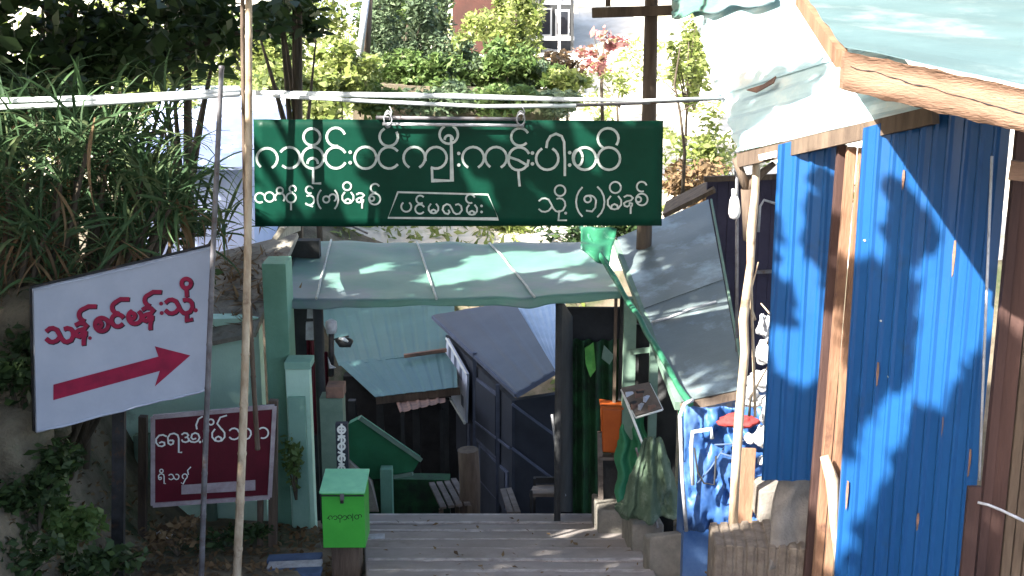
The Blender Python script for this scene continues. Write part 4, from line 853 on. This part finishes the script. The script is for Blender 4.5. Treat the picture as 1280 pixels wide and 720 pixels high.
# screws
for (x,y) in ((1110,470),(1146,545),(1216,420),(1080,300),(1200,635),(1225,300),(1100,400),(1170,250)):
    pt = on_plane(x,y,P(1041,740,7.75),V(P(1214,740,7.15).y-P(1041,740,7.75).y,-(P(1214,740,7.15).x-P(1041,740,7.75).x),0)); mb = MB(); mb.tube([pt+V(0,.01,0), pt+V(0,-.022,0)], .007, 6); obj('screw', mb, M['dimwhite'], bs_)
mp_ = thing('metal_stake', 'short grey metal stake with a wire by the plank wall', 'stake', P(1218,740,6.6))
a = P(1218,608,6.6); mb = MB(); mb.beam(V(a.x,6.6,1.8), a, .07, .03, V(0,1,0)); obj('stake', mb, M['redwood'], mp_)
mb = MB(); mb.tube([P(1222,628,6.57),P(1235,631,6.55),P(1250,637,6.5),P(1290,656,6.4)], .008, 6); obj('wire', mb, M['dimwhite'], mp_)

# roofs over it
U0, U1, U2 = P(1056,60,6.05), P(1345,120,5.15), P(1008,-4,7.6)
ur = thing('upper_tin_roof', 'pale teal corrugated roof over a thick wooden beam, top right', 'roof', P(1180,140,6))
dv = (U2-U0)*4.2
sheets(ur, U0, U0+dv, U1+dv+V(4.5,0,0), U1, M['rooflight'], 2, 6, .012, 1, wob=.008, trap=False)
mb = MB(); e = V(0,.03,-.02)
def beamfn(p, q, h, t, m, par, name):
    mb = MB(); d = (q-p).normalized(); n_ = 24
    def fn(u, v, s):
        c = p.lerp(q, u); return c + V(0, s*t/2, 0) + V(0,0,-h*v + .012*noise.noise(V(u*12,v*2,s)) )
    for s in (-1, 1): mb.grid(lambda u, v, s=s: fn(u, v, s), n_, 3)
    W = n_+1
    for j0 in (0, 3):
        for i in range(n_):
            a0 = j0*W+i; b0 = 4*W+j0*W+i; mb.f.append((a0, a0+1, b0+1, b0)); mb.sm.append(False)
    mb.f.append((0, W, 5*W, 4*W)); mb.sm.append(False); mb.f.append((W, 2*W, 6*W, 5*W)); mb.sm.append(False); mb.f.append((2*W, 3*W, 7*W, 6*W)); mb.sm.append(False)
    return obj(name, mb, m, par)
beamfn(U0+V(.0,.03,-.014), U1+V(0,.03,-.014), .175, .07, M['beamwood'], ur, 'beam')
mb = MB(); mb.tube([U0.lerp(U1,.03+.9*i/30)+V(0,-.009,-.075-.045*i/30-.012*noise.noise(V(i*.35,0,0))) for i in range(31)], [.0012+.0028*abs(noise.noise(V(i*.5,3,0)))*2 for i in range(31)], 5); obj('crack', mb, M['black'], ur)
mb = MB(); mb.beam(U0+V(.0,.05,-.05), U2+V(.0,0,-.05)+(U2-U0)*.2, .05, .085); obj('rake_board', mb, M['warmwood'], ur)
lr = thing('lower_tin_roof', 'sunlit whitish tin roof propped by the crooked bamboo', 'roof', P(1000,200,9))
A1, B1, D1 = P(921,190,9.0), P(1172,133,7.25), P(864,14,12.0)
sheets(lr, A1, D1, B1+(D1-A1), B1, M['rooflow'], 3, 4, .034, 1, wob=.012, trap=False)
mb = MB(); mb.beam(A1+V(.03,.03,-.06), B1+V(0,.03,-.05), .05, .10); obj('eave_board', mb, M['oldwood'], lr)
mb = MB(); mb.beam(P(950,197,8.7)-V(0,0,0), P(998,186,8.5), .03, .04); obj('white_scrap', mb, M['signwhite'], lr)
ln = (B1-A1).cross(D1-A1).normalized(); ln = ln if ln.z > 0 else -ln
mb = MB(); mb.slab([on_plane(x,y,A1,ln)+ln*.045 for x,y in ((938,117),(960,110),(975,100),(972,108),(950,120))], .01, ln); obj('rust_patch', mb, M['rust'], lr)
ragpts = lambda x0,y0,w_,h_,u,v: on_plane(x0+w_*u, y0+h_*v, A1, ln)
def rag(u, v): p = on_plane(846+(100+30*u)*u, -8+ (36-18*u)*v*(1+.10*math.sin(u*17)), A1, ln); return p + ln*(.06+.04*noise.noise(V(u*7,v*5,3)))
mb = MB(); mb.grid(rag, 30, 10, .01); tag(obj('torn_tarp', mb, M['teal']), 'torn grey green tarp scrap on top of the white tin roof', 'tarp').data.materials[0] = M['tarpgreen']

# ------------------------------------------------------------------ distant houses and posts
def house(name, label, x0, x1, yb, yt, D, dep, mwall, mroof, wins=(), yroof=None, grp=None):
    p, q = P(x0,yb,D), P(x1,yb,D); t = P(x0,yt,D).z; h = thing(name, label, 'house', V((p.x+q.x)/2,D+dep/2,hgt(p.x,D)-.2), grp)
    zb = min(hgt(p.x,D), p.z)-1; mb = MB(); mb.hexa([V(p.x,D,zb),V(q.x,D,zb),V(q.x,D+dep,zb),V(p.x,D+dep,zb),V(p.x,D,t),V(q.x,D,t),V(q.x,D+dep,t),V(p.x,D+dep,t)]); obj('wall', mb, mwall, h)
    e = .3; mb = MB(); xm = (p.x+q.x)/2; r = t+dep*.28
    mb.hexa([V(p.x-e,D-e,t-.05),V(q.x+e,D-e,t-.05),V(q.x+e,D+dep+e,r),V(p.x-e,D+dep+e,r),V(p.x-e,D-e,t),V(q.x+e,D-e,t),V(q.x+e,D+dep+e,r+.06),V(p.x-e,D+dep+e,r+.06)]); obj('roof', mb, mroof, h)
    for (a,b,c,d) in wins:
        A_, B_ = P(a,d,D-.02), P(b,c,D-.02); mb = MB(); mb.hexa([V(A_.x,D-.05,A_.z),V(B_.x,D-.05,A_.z),V(B_.x,D-.005,A_.z),V(A_.x,D-.005,A_.z),V(A_.x,D-.05,B_.z),V(B_.x,D-.05,B_.z),V(B_.x,D-.005,B_.z),V(A_.x,D-.005,B_.z)])
        f = obj('window', mb, M['housewhite'], h); k = .12*(B_.x-A_.x); mb = MB(); mb.hexa([V(A_.x+k,D-.07,A_.z+k),V(B_.x-k,D-.07,A_.z+k),V(B_.x-k,D-.055,A_.z+k),V(A_.x+k,D-.055,A_.z+k),V(A_.x+k,D-.07,B_.z-k),V(B_.x-k,D-.07,B_.z-k),V(B_.x-k,D-.055,B_.z-k),V(A_.x+k,D-.055,B_.z-k)]); obj('pane', mb, M['darkglass'], f)
    return h
house('far_house', 'pale blue tin house wall showing behind the strap leaf clump', 180, 318, 300, 205, 20, 3, M['houseblue'], M['houseblue'])
house('far_house', 'dark plank house with white window bars beyond the hedge', 664, 716, 130, -30, 40, 4, M['darkwall'], M['oldwood'], ((672,690,10,45),(694,712,12,45),(672,705,62,92)))
house('far_house', 'bluish white house behind the slanting pole at the top', 396, 452, 70, -25, 44, 4, M['houseblue'], M['housewhite'], ((408,430,24,52),))
house('far_house', 'rust red house wall seen between the hedge trees', 566, 628, 62, -30, 38, 4, M['houserust'], M['rust'], ((608,618,28,44),))
rl = thing('veranda_rail', 'white rail in front of the dark plank house', 'railing', P(690,110,39.5))
for y in (48, 3): 
    mb = MB(); mb.beam(P(664,y,39.4), P(718,y,39.4), .08, .12); obj('rail', mb, M['housewhite'], rl)
for x in (676, 699, 715):
    mb = MB(); mb.beam(P(x,118,39.3), P(x,-10,39.3), .08, .1, V(0,1,0)); obj('post', mb, M['housewhite'] if x == 699 else M['darkwall'], rl)
tube_thing('leaning_pole', 'slanting pale pole beside the hedge at the top', 'pole', [P(446,100,27), P(460,-20,27)], .07, M['dimwhite'])
tube_thing('leaning_pole', 'dark pole close behind the slanting pale one', 'pole', [P(456,112,27.2), P(462,-20,27.2)], .08, M['oldwood'])
rw_ = thing('retaining_wall', 'long dark earth retaining wall under the hedge', 'wall', P(570,130,27))
mb = MB(); a, b = P(440,104,26.5), P(700,116,26.5); mb.hexa([V(a.x,26.5,a.z-1.6),V(b.x,26.5,a.z-1.6),V(b.x,27,a.z-1.6),V(a.x,27,a.z-1.6),V(a.x,26.5,a.z),V(b.x,26.5,b.z),V(b.x,27,b.z),V(a.x,27,a.z)]); obj('wall', mb, M['soil'], rw_)

# ------------------------------------------------------------------ planting
# dark broadleaf tree top left
for i,(x,y,D,rx,rz,n,lab) in enumerate(((90,40,13.5,1.5,.8,1250,'dark broadleaf tree filling the top left corner'),
      (235,30,14.5,1.0,.75,760,'dark leafy tree beside the first with bright gaps'),
      (375,20,15.5,.75,.5,330,'thin leafed dark tree right of the bamboo pole'),
      (20,120,12.5,.9,.6,900,'low dark tree behind the left pipe'))):
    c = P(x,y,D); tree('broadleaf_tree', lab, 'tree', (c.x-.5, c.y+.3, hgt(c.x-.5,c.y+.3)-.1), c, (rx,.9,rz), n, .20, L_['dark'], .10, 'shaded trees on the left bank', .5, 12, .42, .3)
# hanging twig leaves across
for i,(x,y,D,rx,rz,n,lab) in enumerate(((360,115,23,1.1,.55,2300,'yellow green bush right of the bamboo pole'),(425,90,25,.8,.8,2200,'lime bush below the bluish white house'),(250,120,24,1.6,.7,2200,'sunlit lime bush behind the crossing pipes'),(150,60,30,2.6,1.6,1500,'far sunlit tree glowing through the dark leaves'),(330,60,29,1.4,1.1,1500,'bright tree beyond the bamboo pole top'),(395,135,21,.8,.3,700,'low lime shrub above the banner left end'))):
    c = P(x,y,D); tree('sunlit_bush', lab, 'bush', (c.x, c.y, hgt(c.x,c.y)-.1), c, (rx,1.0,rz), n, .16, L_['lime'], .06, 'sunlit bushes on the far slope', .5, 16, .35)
for i,(x,y,D,rx,rz,n,m) in enumerate(((270,70,27,1.2,.9,2200,'lime'),(345,45,28,1.0,.9,2000,'mid'),(400,20,31,1.0,.8,1500,'lime'),(210,100,26,1.3,.8,2200,'mid'),(120,70,27,2.0,1.3,3000,'lime'),
      (330,120,25,1.0,.45,1700,'lime'),(450,120,25.5,.5,.3,700,'lime'),(230,150,22.5,.7,.4,1300,'lime'),(530,20,33,.9,.9,2600,'mid'),(480,40,32,1.0,1.2,2800,'mid'),(705,105,27,.7,.35,900,'lime'),(870,60,30,.8,1.3,1500,'lime'),(875,230,24,.8,.6,1200,'dry'),(655,10,34,.6,.8,1400,'lime'),(470,128,25.6,.75,.4,1700,'mid'),(550,124,25.7,.8,.4,1900,'pine'),(630,128,25.7,.8,.4,1900,'mid'),(695,130,25.8,.5,.3,1000,'pine'),(606,34,36,.7,.6,1000,'lime'))):
    c = P(x,y,D); shrub('slope_bush', ['rounded lime bush left of the bamboo pole top','mid green bush just right of the bamboo pole','small lime bush beside the bluish white house','mid green bush behind the slim dark pole','wide lime bush glowing behind the top left trees','low lime bush behind the pipes right of the bamboo pole','tiny lime bush at the left foot of the hedge','lime bush under the crossing of pipes and slim pole','green bush behind the rust red wall','tall green bush behind the feathery tree','pale lime bush under the red flowers','tall pale bush behind the right hand sapling','dry brown bush low beside the tin roof corner','lime bush top centre left of the plank house','green creeper over the left end of the retaining wall','grey green creeper over the middle of the retaining wall','green creeper right of the middle of the retaining wall','grey green creeper at the right end of the retaining wall','lime bush right in front of the rust red wall'][i], 'bush', c, (rx,.8,rz), n, .15, L_[m], 'bushes on the far slope', .45, 0, 16)
# feathery hedge trees
for i,(x,y,D,rx,rz,n,m,lab) in enumerate(((510,60,28,1.25,1.6,8000,'pine','big feathery grey green tree in the middle hedge'),(575,90,27.4,.8,.75,3800,'pine','lower dense tree right of the feathery one'),
      (578,70,28,.42,.8,1700,'lime','narrow sunlit yellow green tree between dark ones'),(630,85,27.2,.75,.65,3400,'mid','dark low bush under the rust red wall'),
      (520,95,27.0,1.3,.55,4200,'mid','low wide bush at the foot of the feathery tree'),(690,95,27.4,.5,.35,1300,'mid','small green bush below the plank house'),(545,15,30,.6,.9,2200,'pine','grey green tree at the left of the rust red wall'),
      (645,35,29,.65,1.2,3000,'lime','bright yellow green tree left of the plank house'),(665,90,27.6,.5,.5,1300,'pine','grey green bush at the right end of the hedge'),(475,20,29,.5,.8,1500,'pine','tall thin tree beside the slanting pole'))):
    c = P(x,y,D); tree('hedge_tree', lab, 'tree', (c.x, c.y+.3, hgt(c.x,c.y+.3)), c, (rx,.8,rz), n, .15 if m != 'pine' else .13, L_[m], .08, 'hedge trees beyond the banner', .38, 22, .30, -.3)
c = P(755,62,31); tree('red_flower_bush', 'red flowering bush on the glaring white slope', 'bush', (c.x,c.y,hgt(c.x,c.y)), c, (1.0,.7,.7), 330, .17, L_['flower'], .05, asp=.6, nclump=9, spread=.25)
c = P(710,85,30); tree('dry_bush', 'dry brownish bush between hedge and red flowers', 'bush', (c.x,c.y,hgt(c.x,c.y)), c, (.9,.7,.6), 800, .16, L_['dry'], .04, nclump=12)
for i,(x,y,rx,rz,n,D) in enumerate(((860,80,.5,1.5,900,27),(880,200,.7,1.2,1100,25),(845,215,.3,.8,350,24.5),(775,110,.6,.5,180,30))):
    c = P(x,y,D); tree('sunlit_sapling', ['tall pale lime sapling right of the dark post','dry yellow sapling beside the tin roof corner','thin sapling just right of the banner','sparse sapling on the glaring slope'][i], 'sapling', (c.x,c.y,hgt(c.x,c.y)), c, (rx,.6,rz), n, .14, L_['lime'] if i != 1 else L_['lime'], .035, None, .45, 12, .3, limbs=9)
mb = MB(); mb.tube([P(853,245,18),P(856,190,18),P(850,140,18),P(843,105,18),P(850,60,18)], [.03,.025,.02,.018,.01], 6); mb.tube([P(850,140,18),P(868,130,18)], .01, 5); mb.tube([P(847,118,18),P(832,104,18)], .01, 5)
tt = tag(obj('bare_twig_tree', mb, M['bark']), 'thin dark bare sapling right of the utility post', 'sapling')
for i in range(9):
    x = random.uniform(440,900); y = random.uniform(290,303); c = P(x,y,random.uniform(23,25.5)); shrub('undergrowth_bush', 'sunlit bush beyond the green tarp canopy', 'bush', c, (.9,.5,.5), 900, .18, L_['lime'] if x < 720 else L_['dark'], 'bushes glimpsed under the banner', .3)['label'] = (lambda k: ['broad','tall','loose','dense','pale','small','spreading','low','feathery'][k]+' sunlit bush in the gap between banner and canopy')(i)
hg = []
for i in range(26000):
    y = random.uniform(22, 44); x = random.uniform(-13, 1.5)-.2*(y-22)*.3
    if noise.noise(V(x*.5, y*.35, 0)) > -.15-.02*x: hg.append((x, y, hgt(x,y)+.06))
hg += [(x, y, hgt(x,y)+.05) for x, y in ((random.uniform(1.5,9), random.uniform(22,40)) for _ in range(9000)) if noise.noise(V(x*.7, y*.4, 5)) > .12]
tag(quads_obj('hill_grass', leaf_arrays(np.array(hg), (0,0,.3), .20, .3, droop=-.5), L_['lime']), 'sunlit yellow green grass and weeds on the far slope', None, None, 'stuff')
sl_ = [(x, y, zp(y)+.03) for x, y in ((random.uniform(-1.2,1.1), random.uniform(9.4,12.6)) for _ in range(70))]
tag(quads_obj('step_litter', leaf_arrays(np.array(sl_), (0,0,6), .045, .5), L_['dry']), 'dry leaves scattered on the steps', None, None, 'stuff')
# far tree belt on the ridge closes the view
vv = []
for i in range(60):
    x = random.uniform(-60,60); y = random.uniform(70,110); vv.append(leaf_arrays(clumpy((x,y,hgt(x,y)+2.5),(3.5,3,3),500,10,.35), (0,0,1), .55, .6))
tag(quads_obj('far_woodland', np.concatenate(vv), L_['mid']), 'far wooded ridge', None, None, 'stuff')

# strap leaved clumps: every blade a part
def blade_mesh(L, W, curve, name):
    mb = MB(); n = 7; vs = []
    for i in range(n+1):
        t = i/n; x = L*t*(1-.18*curve*t*t); z = L*(.25*t - curve*.75*t*t*t); w_ = W*(.35+1.5*t if t < .25 else .72+.28*math.cos((t-.25)*1.4))*(1-t**4)
        for s, dz in ((-1,.0),(0,-.18*W),(1,0)): vs.append((x, s*w_/2, z+dz))
    fs = [(i*3+j, (i+1)*3+j, (i+1)*3+j+1, i*3+j+1) for i in range(n) for j in (0,1)]
    mb.add(vs, fs, True); me = bpy.data.meshes.new(name); me.from_pydata(mb.v, [], mb.f); me.polygons.foreach_set('use_smooth', mb.sm); return me
BL_ = {}
for mk in ('blade','dry'):
    BL_[mk] = []
    for i in range(5):
        me = blade_mesh(random.uniform(.42,.75), random.uniform(.022,.036), random.uniform(.2,.9), 'leaf'); me.materials.append(L_[mk]); BL_[mk].append(me)
def straps(label, x, y, D, nhead, nleaf, spread, sc_=1.0, dry=.12, grp='strap leaved clumps on the left bank'):
    c = P(x,y,D); foot = V(min(c.x,-3.9), c.y, hgt(min(c.x,-3.9),c.y)-.1); t = thing('strap_leaf_clump', label, 'plant', foot, grp)
    for h in range(nhead):
        hd = c + V(random.uniform(-1,1)*spread[0], random.uniform(-.5,.5)*spread[0], random.uniform(-1,1)*spread[1])
        mb = MB(); mb.tube([foot+V(random.uniform(-.2,.2),0,0), foot.lerp(hd,.6)+V(random.uniform(-.1,.1),0,0), hd], [.03,.022,.015], 6); obj('stem', mb, M['bark'], t)
        for k in range(nleaf):
            isdry = random.random() < dry
            o = bpy.data.objects.new('leaf', random.choice(BL_['dry' if isdry else 'blade'])); COL.objects.link(o); o.parent = t
            o.location = hd-foot+V(random.gauss(0,.04), random.gauss(0,.04), random.gauss(0,.07))
            az = random.uniform(0,2*math.pi); el = random.gauss(.5,.4) if not isdry else random.gauss(-.9,.3)
            o.rotation_euler = (random.gauss(0,.4), -el, az); s = sc_*random.uniform(.7,1.25); o.scale = (s,s,s)
    return t
straps('dense strap leaved clump at the far left above the bank', 50, 215, 9.6, 13, 24, (.55,.35), 1.05, .07)
straps('middle strap leaved clump above the white sign', 150, 230, 9.9, 13, 24, (.5,.4), 1.05, .07)
straps('right strap leaved clump touching the slim dark pole', 210, 265, 10.3, 12, 22, (.38,.28), 1.0, .08)
straps('upper strap leaved clump just under the pipes', 110, 170, 10.6, 13, 21, (.7,.25), 1.05, .05)
straps('lowest dry strap leaved clump between sign and bank', 90, 320, 9.4, 12, 24, (.55,.28), .9, .3)
for i,(x,y,D,rx,rz) in enumerate(((40,250,11.6,.9,.55),(150,250,11.8,.8,.5),(225,335,11.9,.5,.22),(10,160,12.2,.9,.5),(110,340,11.0,.8,.35),(100,170,12.6,.7,.35))):
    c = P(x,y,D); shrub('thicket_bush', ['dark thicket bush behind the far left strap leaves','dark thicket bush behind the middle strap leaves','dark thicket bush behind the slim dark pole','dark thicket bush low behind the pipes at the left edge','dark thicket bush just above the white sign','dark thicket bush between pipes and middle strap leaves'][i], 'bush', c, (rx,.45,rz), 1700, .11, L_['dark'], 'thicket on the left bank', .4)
# bank shrubs, rocks
for i,(x,y,D,rx,rz,n,m) in enumerate(((70,655,8.6,.36,.24,1200,'mid'),(40,590,8.3,.4,.35,1500,'dark'),(120,705,8.3,.35,.16,600,'dark'),(20,460,8.6,.35,.3,700,'dark'),(75,600,9.0,.22,.2,400,'mid'),(220,665,10.2,.3,.12,220,'dry'),(300,668,10.9,.4,.08,260,'dark'),(10,690,7.9,.4,.35,1200,'dark'))):
    shrub('bank_shrub', ['mid green shrub below the white sign','dark shrub on the bank at the left edge','dark low shrub at the foot of the sign post','small dark plant on the rock beside the sign','green shrub between sign post and mint wall','dry leaf tuft on the ground under the red sign','dark low weeds behind the red sign posts','dark bushy shrub in the bottom left corner'][i], 'shrub', P(x,y,D), (rx,.35,rz), n, .075, L_[m], 'shrubs on the left bank', .5)
for i,(x,y,D,r) in enumerate(((15,420,9.2,.38),(45,500,9.0,.30),(5,560,8.6,.35),(58,575,8.7,.12),(10,345,9.6,.25))):
    lump('bank_rock', ['big brown rock at the left edge beside the sign','rock touching the sign lower left corner','rough rock below at the left edge','small rock under the sign corner','pale rock up at the left edge'][i], 'rock', P(x,y,D), (r,r*.8,r*.8), M['rock'], 20+i, .5, 20, 3)
lump('white_litter', 'crumpled white litter on the ground below the red sign', 'litter', P(204,668,10.4), (.07,.05,.03), M['dimwhite'], 5, .5, 10)
# leaf litter as stuff
lit = []
for i in range(2600):
    x = random.uniform(-4.6,-1.5); y = random.uniform(8,12); lit.append((x, y, hgt(x,y)+.015))
for i in range(500):
    x = random.uniform(-1.9,1.7); y = random.uniform(8.6,13); 
    if x < pedge(y)[0] or x > pedge(y)[1]: lit.append((x,y,hgt(x,y)+.015))
tag(quads_obj('leaf_litter', leaf_arrays(np.array(lit), (0,0,5), .07, .5), L_['dry']), 'dry leaves strewn on the bank', None, None, 'stuff')
rf = thing('roof_litter', 'dry twigs and leaves lying on the mint house roof', 'dry leaves', P(300,340,13)); del rf['category']; rf['category'] = 'leaves'
pr = np.array([P(random.gauss(300,22), random.gauss(345,26), 13.0) for _ in range(260)]); rn_ = (P(318,416,12.25)-P(120,455,12.2)).cross(P(372,291,14.2)-P(120,455,12.2)).normalized()
pr = np.array([on_plane(random.gauss(298,20), random.gauss(345,28), P(318,416,12.25), rn_)+V(0,0,.02) for _ in range(240)])
quads_obj('twigs', leaf_arrays(pr, (0,0,4), .2, .14), L_['dry'], rf)

# ------------------------------------------------------------------ unseen shade tree behind-left of the viewer, crown shaped for the sun patches
LIT = [  # (polygon in the picture, nearest and farthest distance) : sun patches that the gaps in the crown are cut to give
 ([(326,148),(347,148),(353,185),(374,205),(370,217),(342,202),(317,195),(317,172)],9,10.2), ([(317,192),(340,205),(376,235),(378,262),(317,262)],9,10.2), ([(317,264),(368,274),(366,284),(317,284)],9,10.2),
 ([(402,165),(430,148),(480,149),(462,160),(432,180),(436,215),(420,212),(412,185)],9,10.2), ([(430,236),(452,240),(450,283),(436,283)],9,10.2), ([(690,150),(708,152),(722,172),(738,190),(718,182)],9,10.2), ([(582,212),(592,215),(606,238),(592,232)],9,10.2),
 ([(-60,105),(910,100),(910,141),(-60,141)],9,10.2), ([(288,-30),(322,-30),(322,300),(318,400),(300,440)],9,9.9),
 ([(528,352),(560,336),(640,325),(775,308),(775,322),(700,334),(640,341),(560,353)],11.5,15.5), ([(410,342),(480,330),(480,337),(412,348)],11.5,15.5), ([(585,322),(640,316),(700,317),(640,328),(590,328)],11.5,15.5), ([(690,345),(700,340),(740,346),(700,350)],11.5,15.5),
 ([(855,-10),(1010,-10),(1060,60),(1040,66),(893,94),(850,60)],6.5,13), ([(1075,92),(1180,125),(1180,140),(915,200),(930,172),(1000,128)],6.5,13),
 ([(1000,-40),(1300,-40),(1300,165),(1060,110),(1040,60)],4.5,9),
 ([(1060,205),(1080,212),(1094,245),(1106,288),(1090,312),(1062,318)],6.9,8), ([(1204,188),(1256,188),(1250,300),(1228,390),(1168,492),(1150,482),(1152,385),(1182,275)],6.9,8), ([(1086,550),(1106,545),(1112,560),(1084,610),(1056,670),(1050,650)],6.9,8), ([(1120,505),(1145,500),(1120,540)],6.9,8),
 ([(978,180),(1016,182),(1003,235),(996,290),(990,330),(980,340)],8,8.8), ([(984,360),(998,350),(996,400),(984,400)],8,8.8), ([(1008,340),(1020,330),(1018,380),(1006,390)],8,8.8), ([(978,420),(990,420),(988,460),(976,460)],8,8.8), ([(1000,420),(1012,430),(1010,460),(1000,450)],8,8.8),
 ([(1012,180),(1055,180),(1058,230),(1040,260),(1015,250)],7.6,8.2), ([(1012,390),(1048,400),(1046,470),(1012,455)],7.6,8.2), ([(1008,480),(1052,480),(1050,730),(1020,600)],7.6,8.3),
 ([(858,528),(900,518),(990,522),(990,665),(876,665),(872,606),(858,600)],9,10.2), ([(928,400),(980,410),(985,580),(930,560)],8.9,9.8), ([(890,180),(985,180),(960,250),(952,640),(905,660),(910,400)],8.5,9.5),
 ([(236,318),(266,306),(266,330),(254,322)],8,9.6), ([(370,300),(335,285),(345,330)],12,14), ([(1255,195),(1300,195),(1300,235),(1255,235)],6,7.2),
 ([(725,284),(775,290),(775,340),(740,320)],11,13.5), ([(815,440),(865,500),(850,540),(830,500)],9.5,11),([(800,570),(822,562),(820,585),(805,590)],10,11.5)]
def inside(x, y, poly):
    r = False; j = len(poly)-1
    for i in range(len(poly)):
        xi, yi = poly[i]; xj, yj = poly[j]
        if (yi > y) != (yj > y) and x < (xj-xi)*(y-yi)/(yj-yi)+xi: r = not r
        j = i
    return r
bpy.context.view_layer.update(); dg = bpy.context.evaluated_depsgraph_get()
e1 = V(SUN.y, -SUN.x, 0).normalized(); e2 = SUN.cross(e1)
sd = -SUN; CELL = .075
lo1, lo2, n1_, n2_ = -9.5, -12.0, 165, 190     # cells across the sun's view of the place
def at_cell(a, b):
    p = e1*a + e2*b; return p + SUN*((14.5-p.z)/SUN.z)
# find which beams of sun must pass between the leaves
cand = V(0,0,0); span = [(V(x,y,z).dot(e1), V(x,y,z).dot(e2)) for x in (-3.5,3.2) for y in (6,20.8) for z in (0,5.5)]
lo1, hi1 = min(q[0] for q in span), max(q[0] for q in span); lo2, hi2 = min(q[1] for q in span), max(q[1] for q in span)
n1_, n2_ = int((hi1-lo1)/CELL)+1, int((hi2-lo2)/CELL)+1
cls = np.zeros((n1_, n2_), int)
for i in range(n1_):
    for j in range(n2_):
        ok, loc, nr, ix, ob_, mt = sc.ray_cast(dg, at_cell(lo1+(i+.5)*CELL, lo2+(j+.5)*CELL), sd)
        if not ok: cls[i,j] = 1; continue
        px, py = pix(loc)
        if loc.y > 22 or (loc.y > 16.3 and not (py > 300 or (px < 320 and py > 180))): cls[i,j] = 1; continue
        if not (-60 < px < 1340 and -40 < py < 760): continue
        for poly, d0, d1 in LIT:
            if d0 <= loc.y <= d1 and inside(px, py, poly):
                if not (9.7 < loc.y < 9.85 and py > 145 and noise.noise(V(px*.06+py*.05, py*.05-px*.02, 0)) < -.18): cls[i,j] = 2
                break
dil = cls > 0
for di in (-1,0,1):
    for dj in (-1,0,1):
        if abs(di)+abs(dj) > 0: dil |= np.roll(np.roll(cls == 2, di, 0), dj, 1)
K = rng.uniform(0, 1, (165000, 3)); a1 = lo1-1.5+K[:,0]*(hi1-lo1+3); a2 = lo2-1.5+K[:,1]*(hi2-lo2+3); zz = 7.7+K[:,2]*1.7
base_ = a1[:,None]*np.array(e1)+a2[:,None]*np.array(e2); pts = base_+((zz-base_[:,2])/SUN.z)[:,None]*np.array(SUN)
gi = np.floor((a1-lo1)/CELL).astype(int); gj = np.floor((a2-lo2)/CELL).astype(int); inn = (gi >= 0)&(gj >= 0)&(gi < n1_)&(gj < n2_)
blocked = np.zeros(len(pts), bool); blocked[inn] = dil[gi[inn], gj[inn]]
keep = pts[inn & ~blocked]; far = pts[~inn][::3]
st_ = thing('unseen_shade_tree', 'unseen shade tree behind the viewer, crown shaped to leave the sun patches', 'tree', V(-9.5,-1,hgt(-9.5,1)-.3))
mb = MB(); f = V(-9.5,-1,hgt(-9.5,1)-.3); mb.tube([f, V(-9.3,-.8,6), V(-8.6,.2,8.6)], [.45,.36,.2], 12)
for i in range(60):
    e = Vector(keep[random.randrange(len(keep))]); a = V(-9.0,-.3,random.uniform(6.6,8.2)); hit = False
    for k_ in range(1, 13):
        q_ = a.lerp(e, k_/12)+V(0,0,.8*(1-abs(k_/6-1))); ii, jj = int((q_.dot(e1)-lo1)/CELL), int((q_.dot(e2)-lo2)/CELL)
        if 0 <= ii < n1_ and 0 <= jj < n2_ and cls[ii,jj]: hit = True
    if hit: continue
    mb.tube([a, a.lerp(e,.5)+V(0,0,.8), e], [.07,.045,.02], 6)
obj('trunk', mb, M['bark'], st_)
quads_obj('crown', np.concatenate([leaf_arrays(keep, SUN*2.5, .215, .62, .2), leaf_arrays(far, (0,0,2.5), .32, .62)]), L_['dark'], st_)
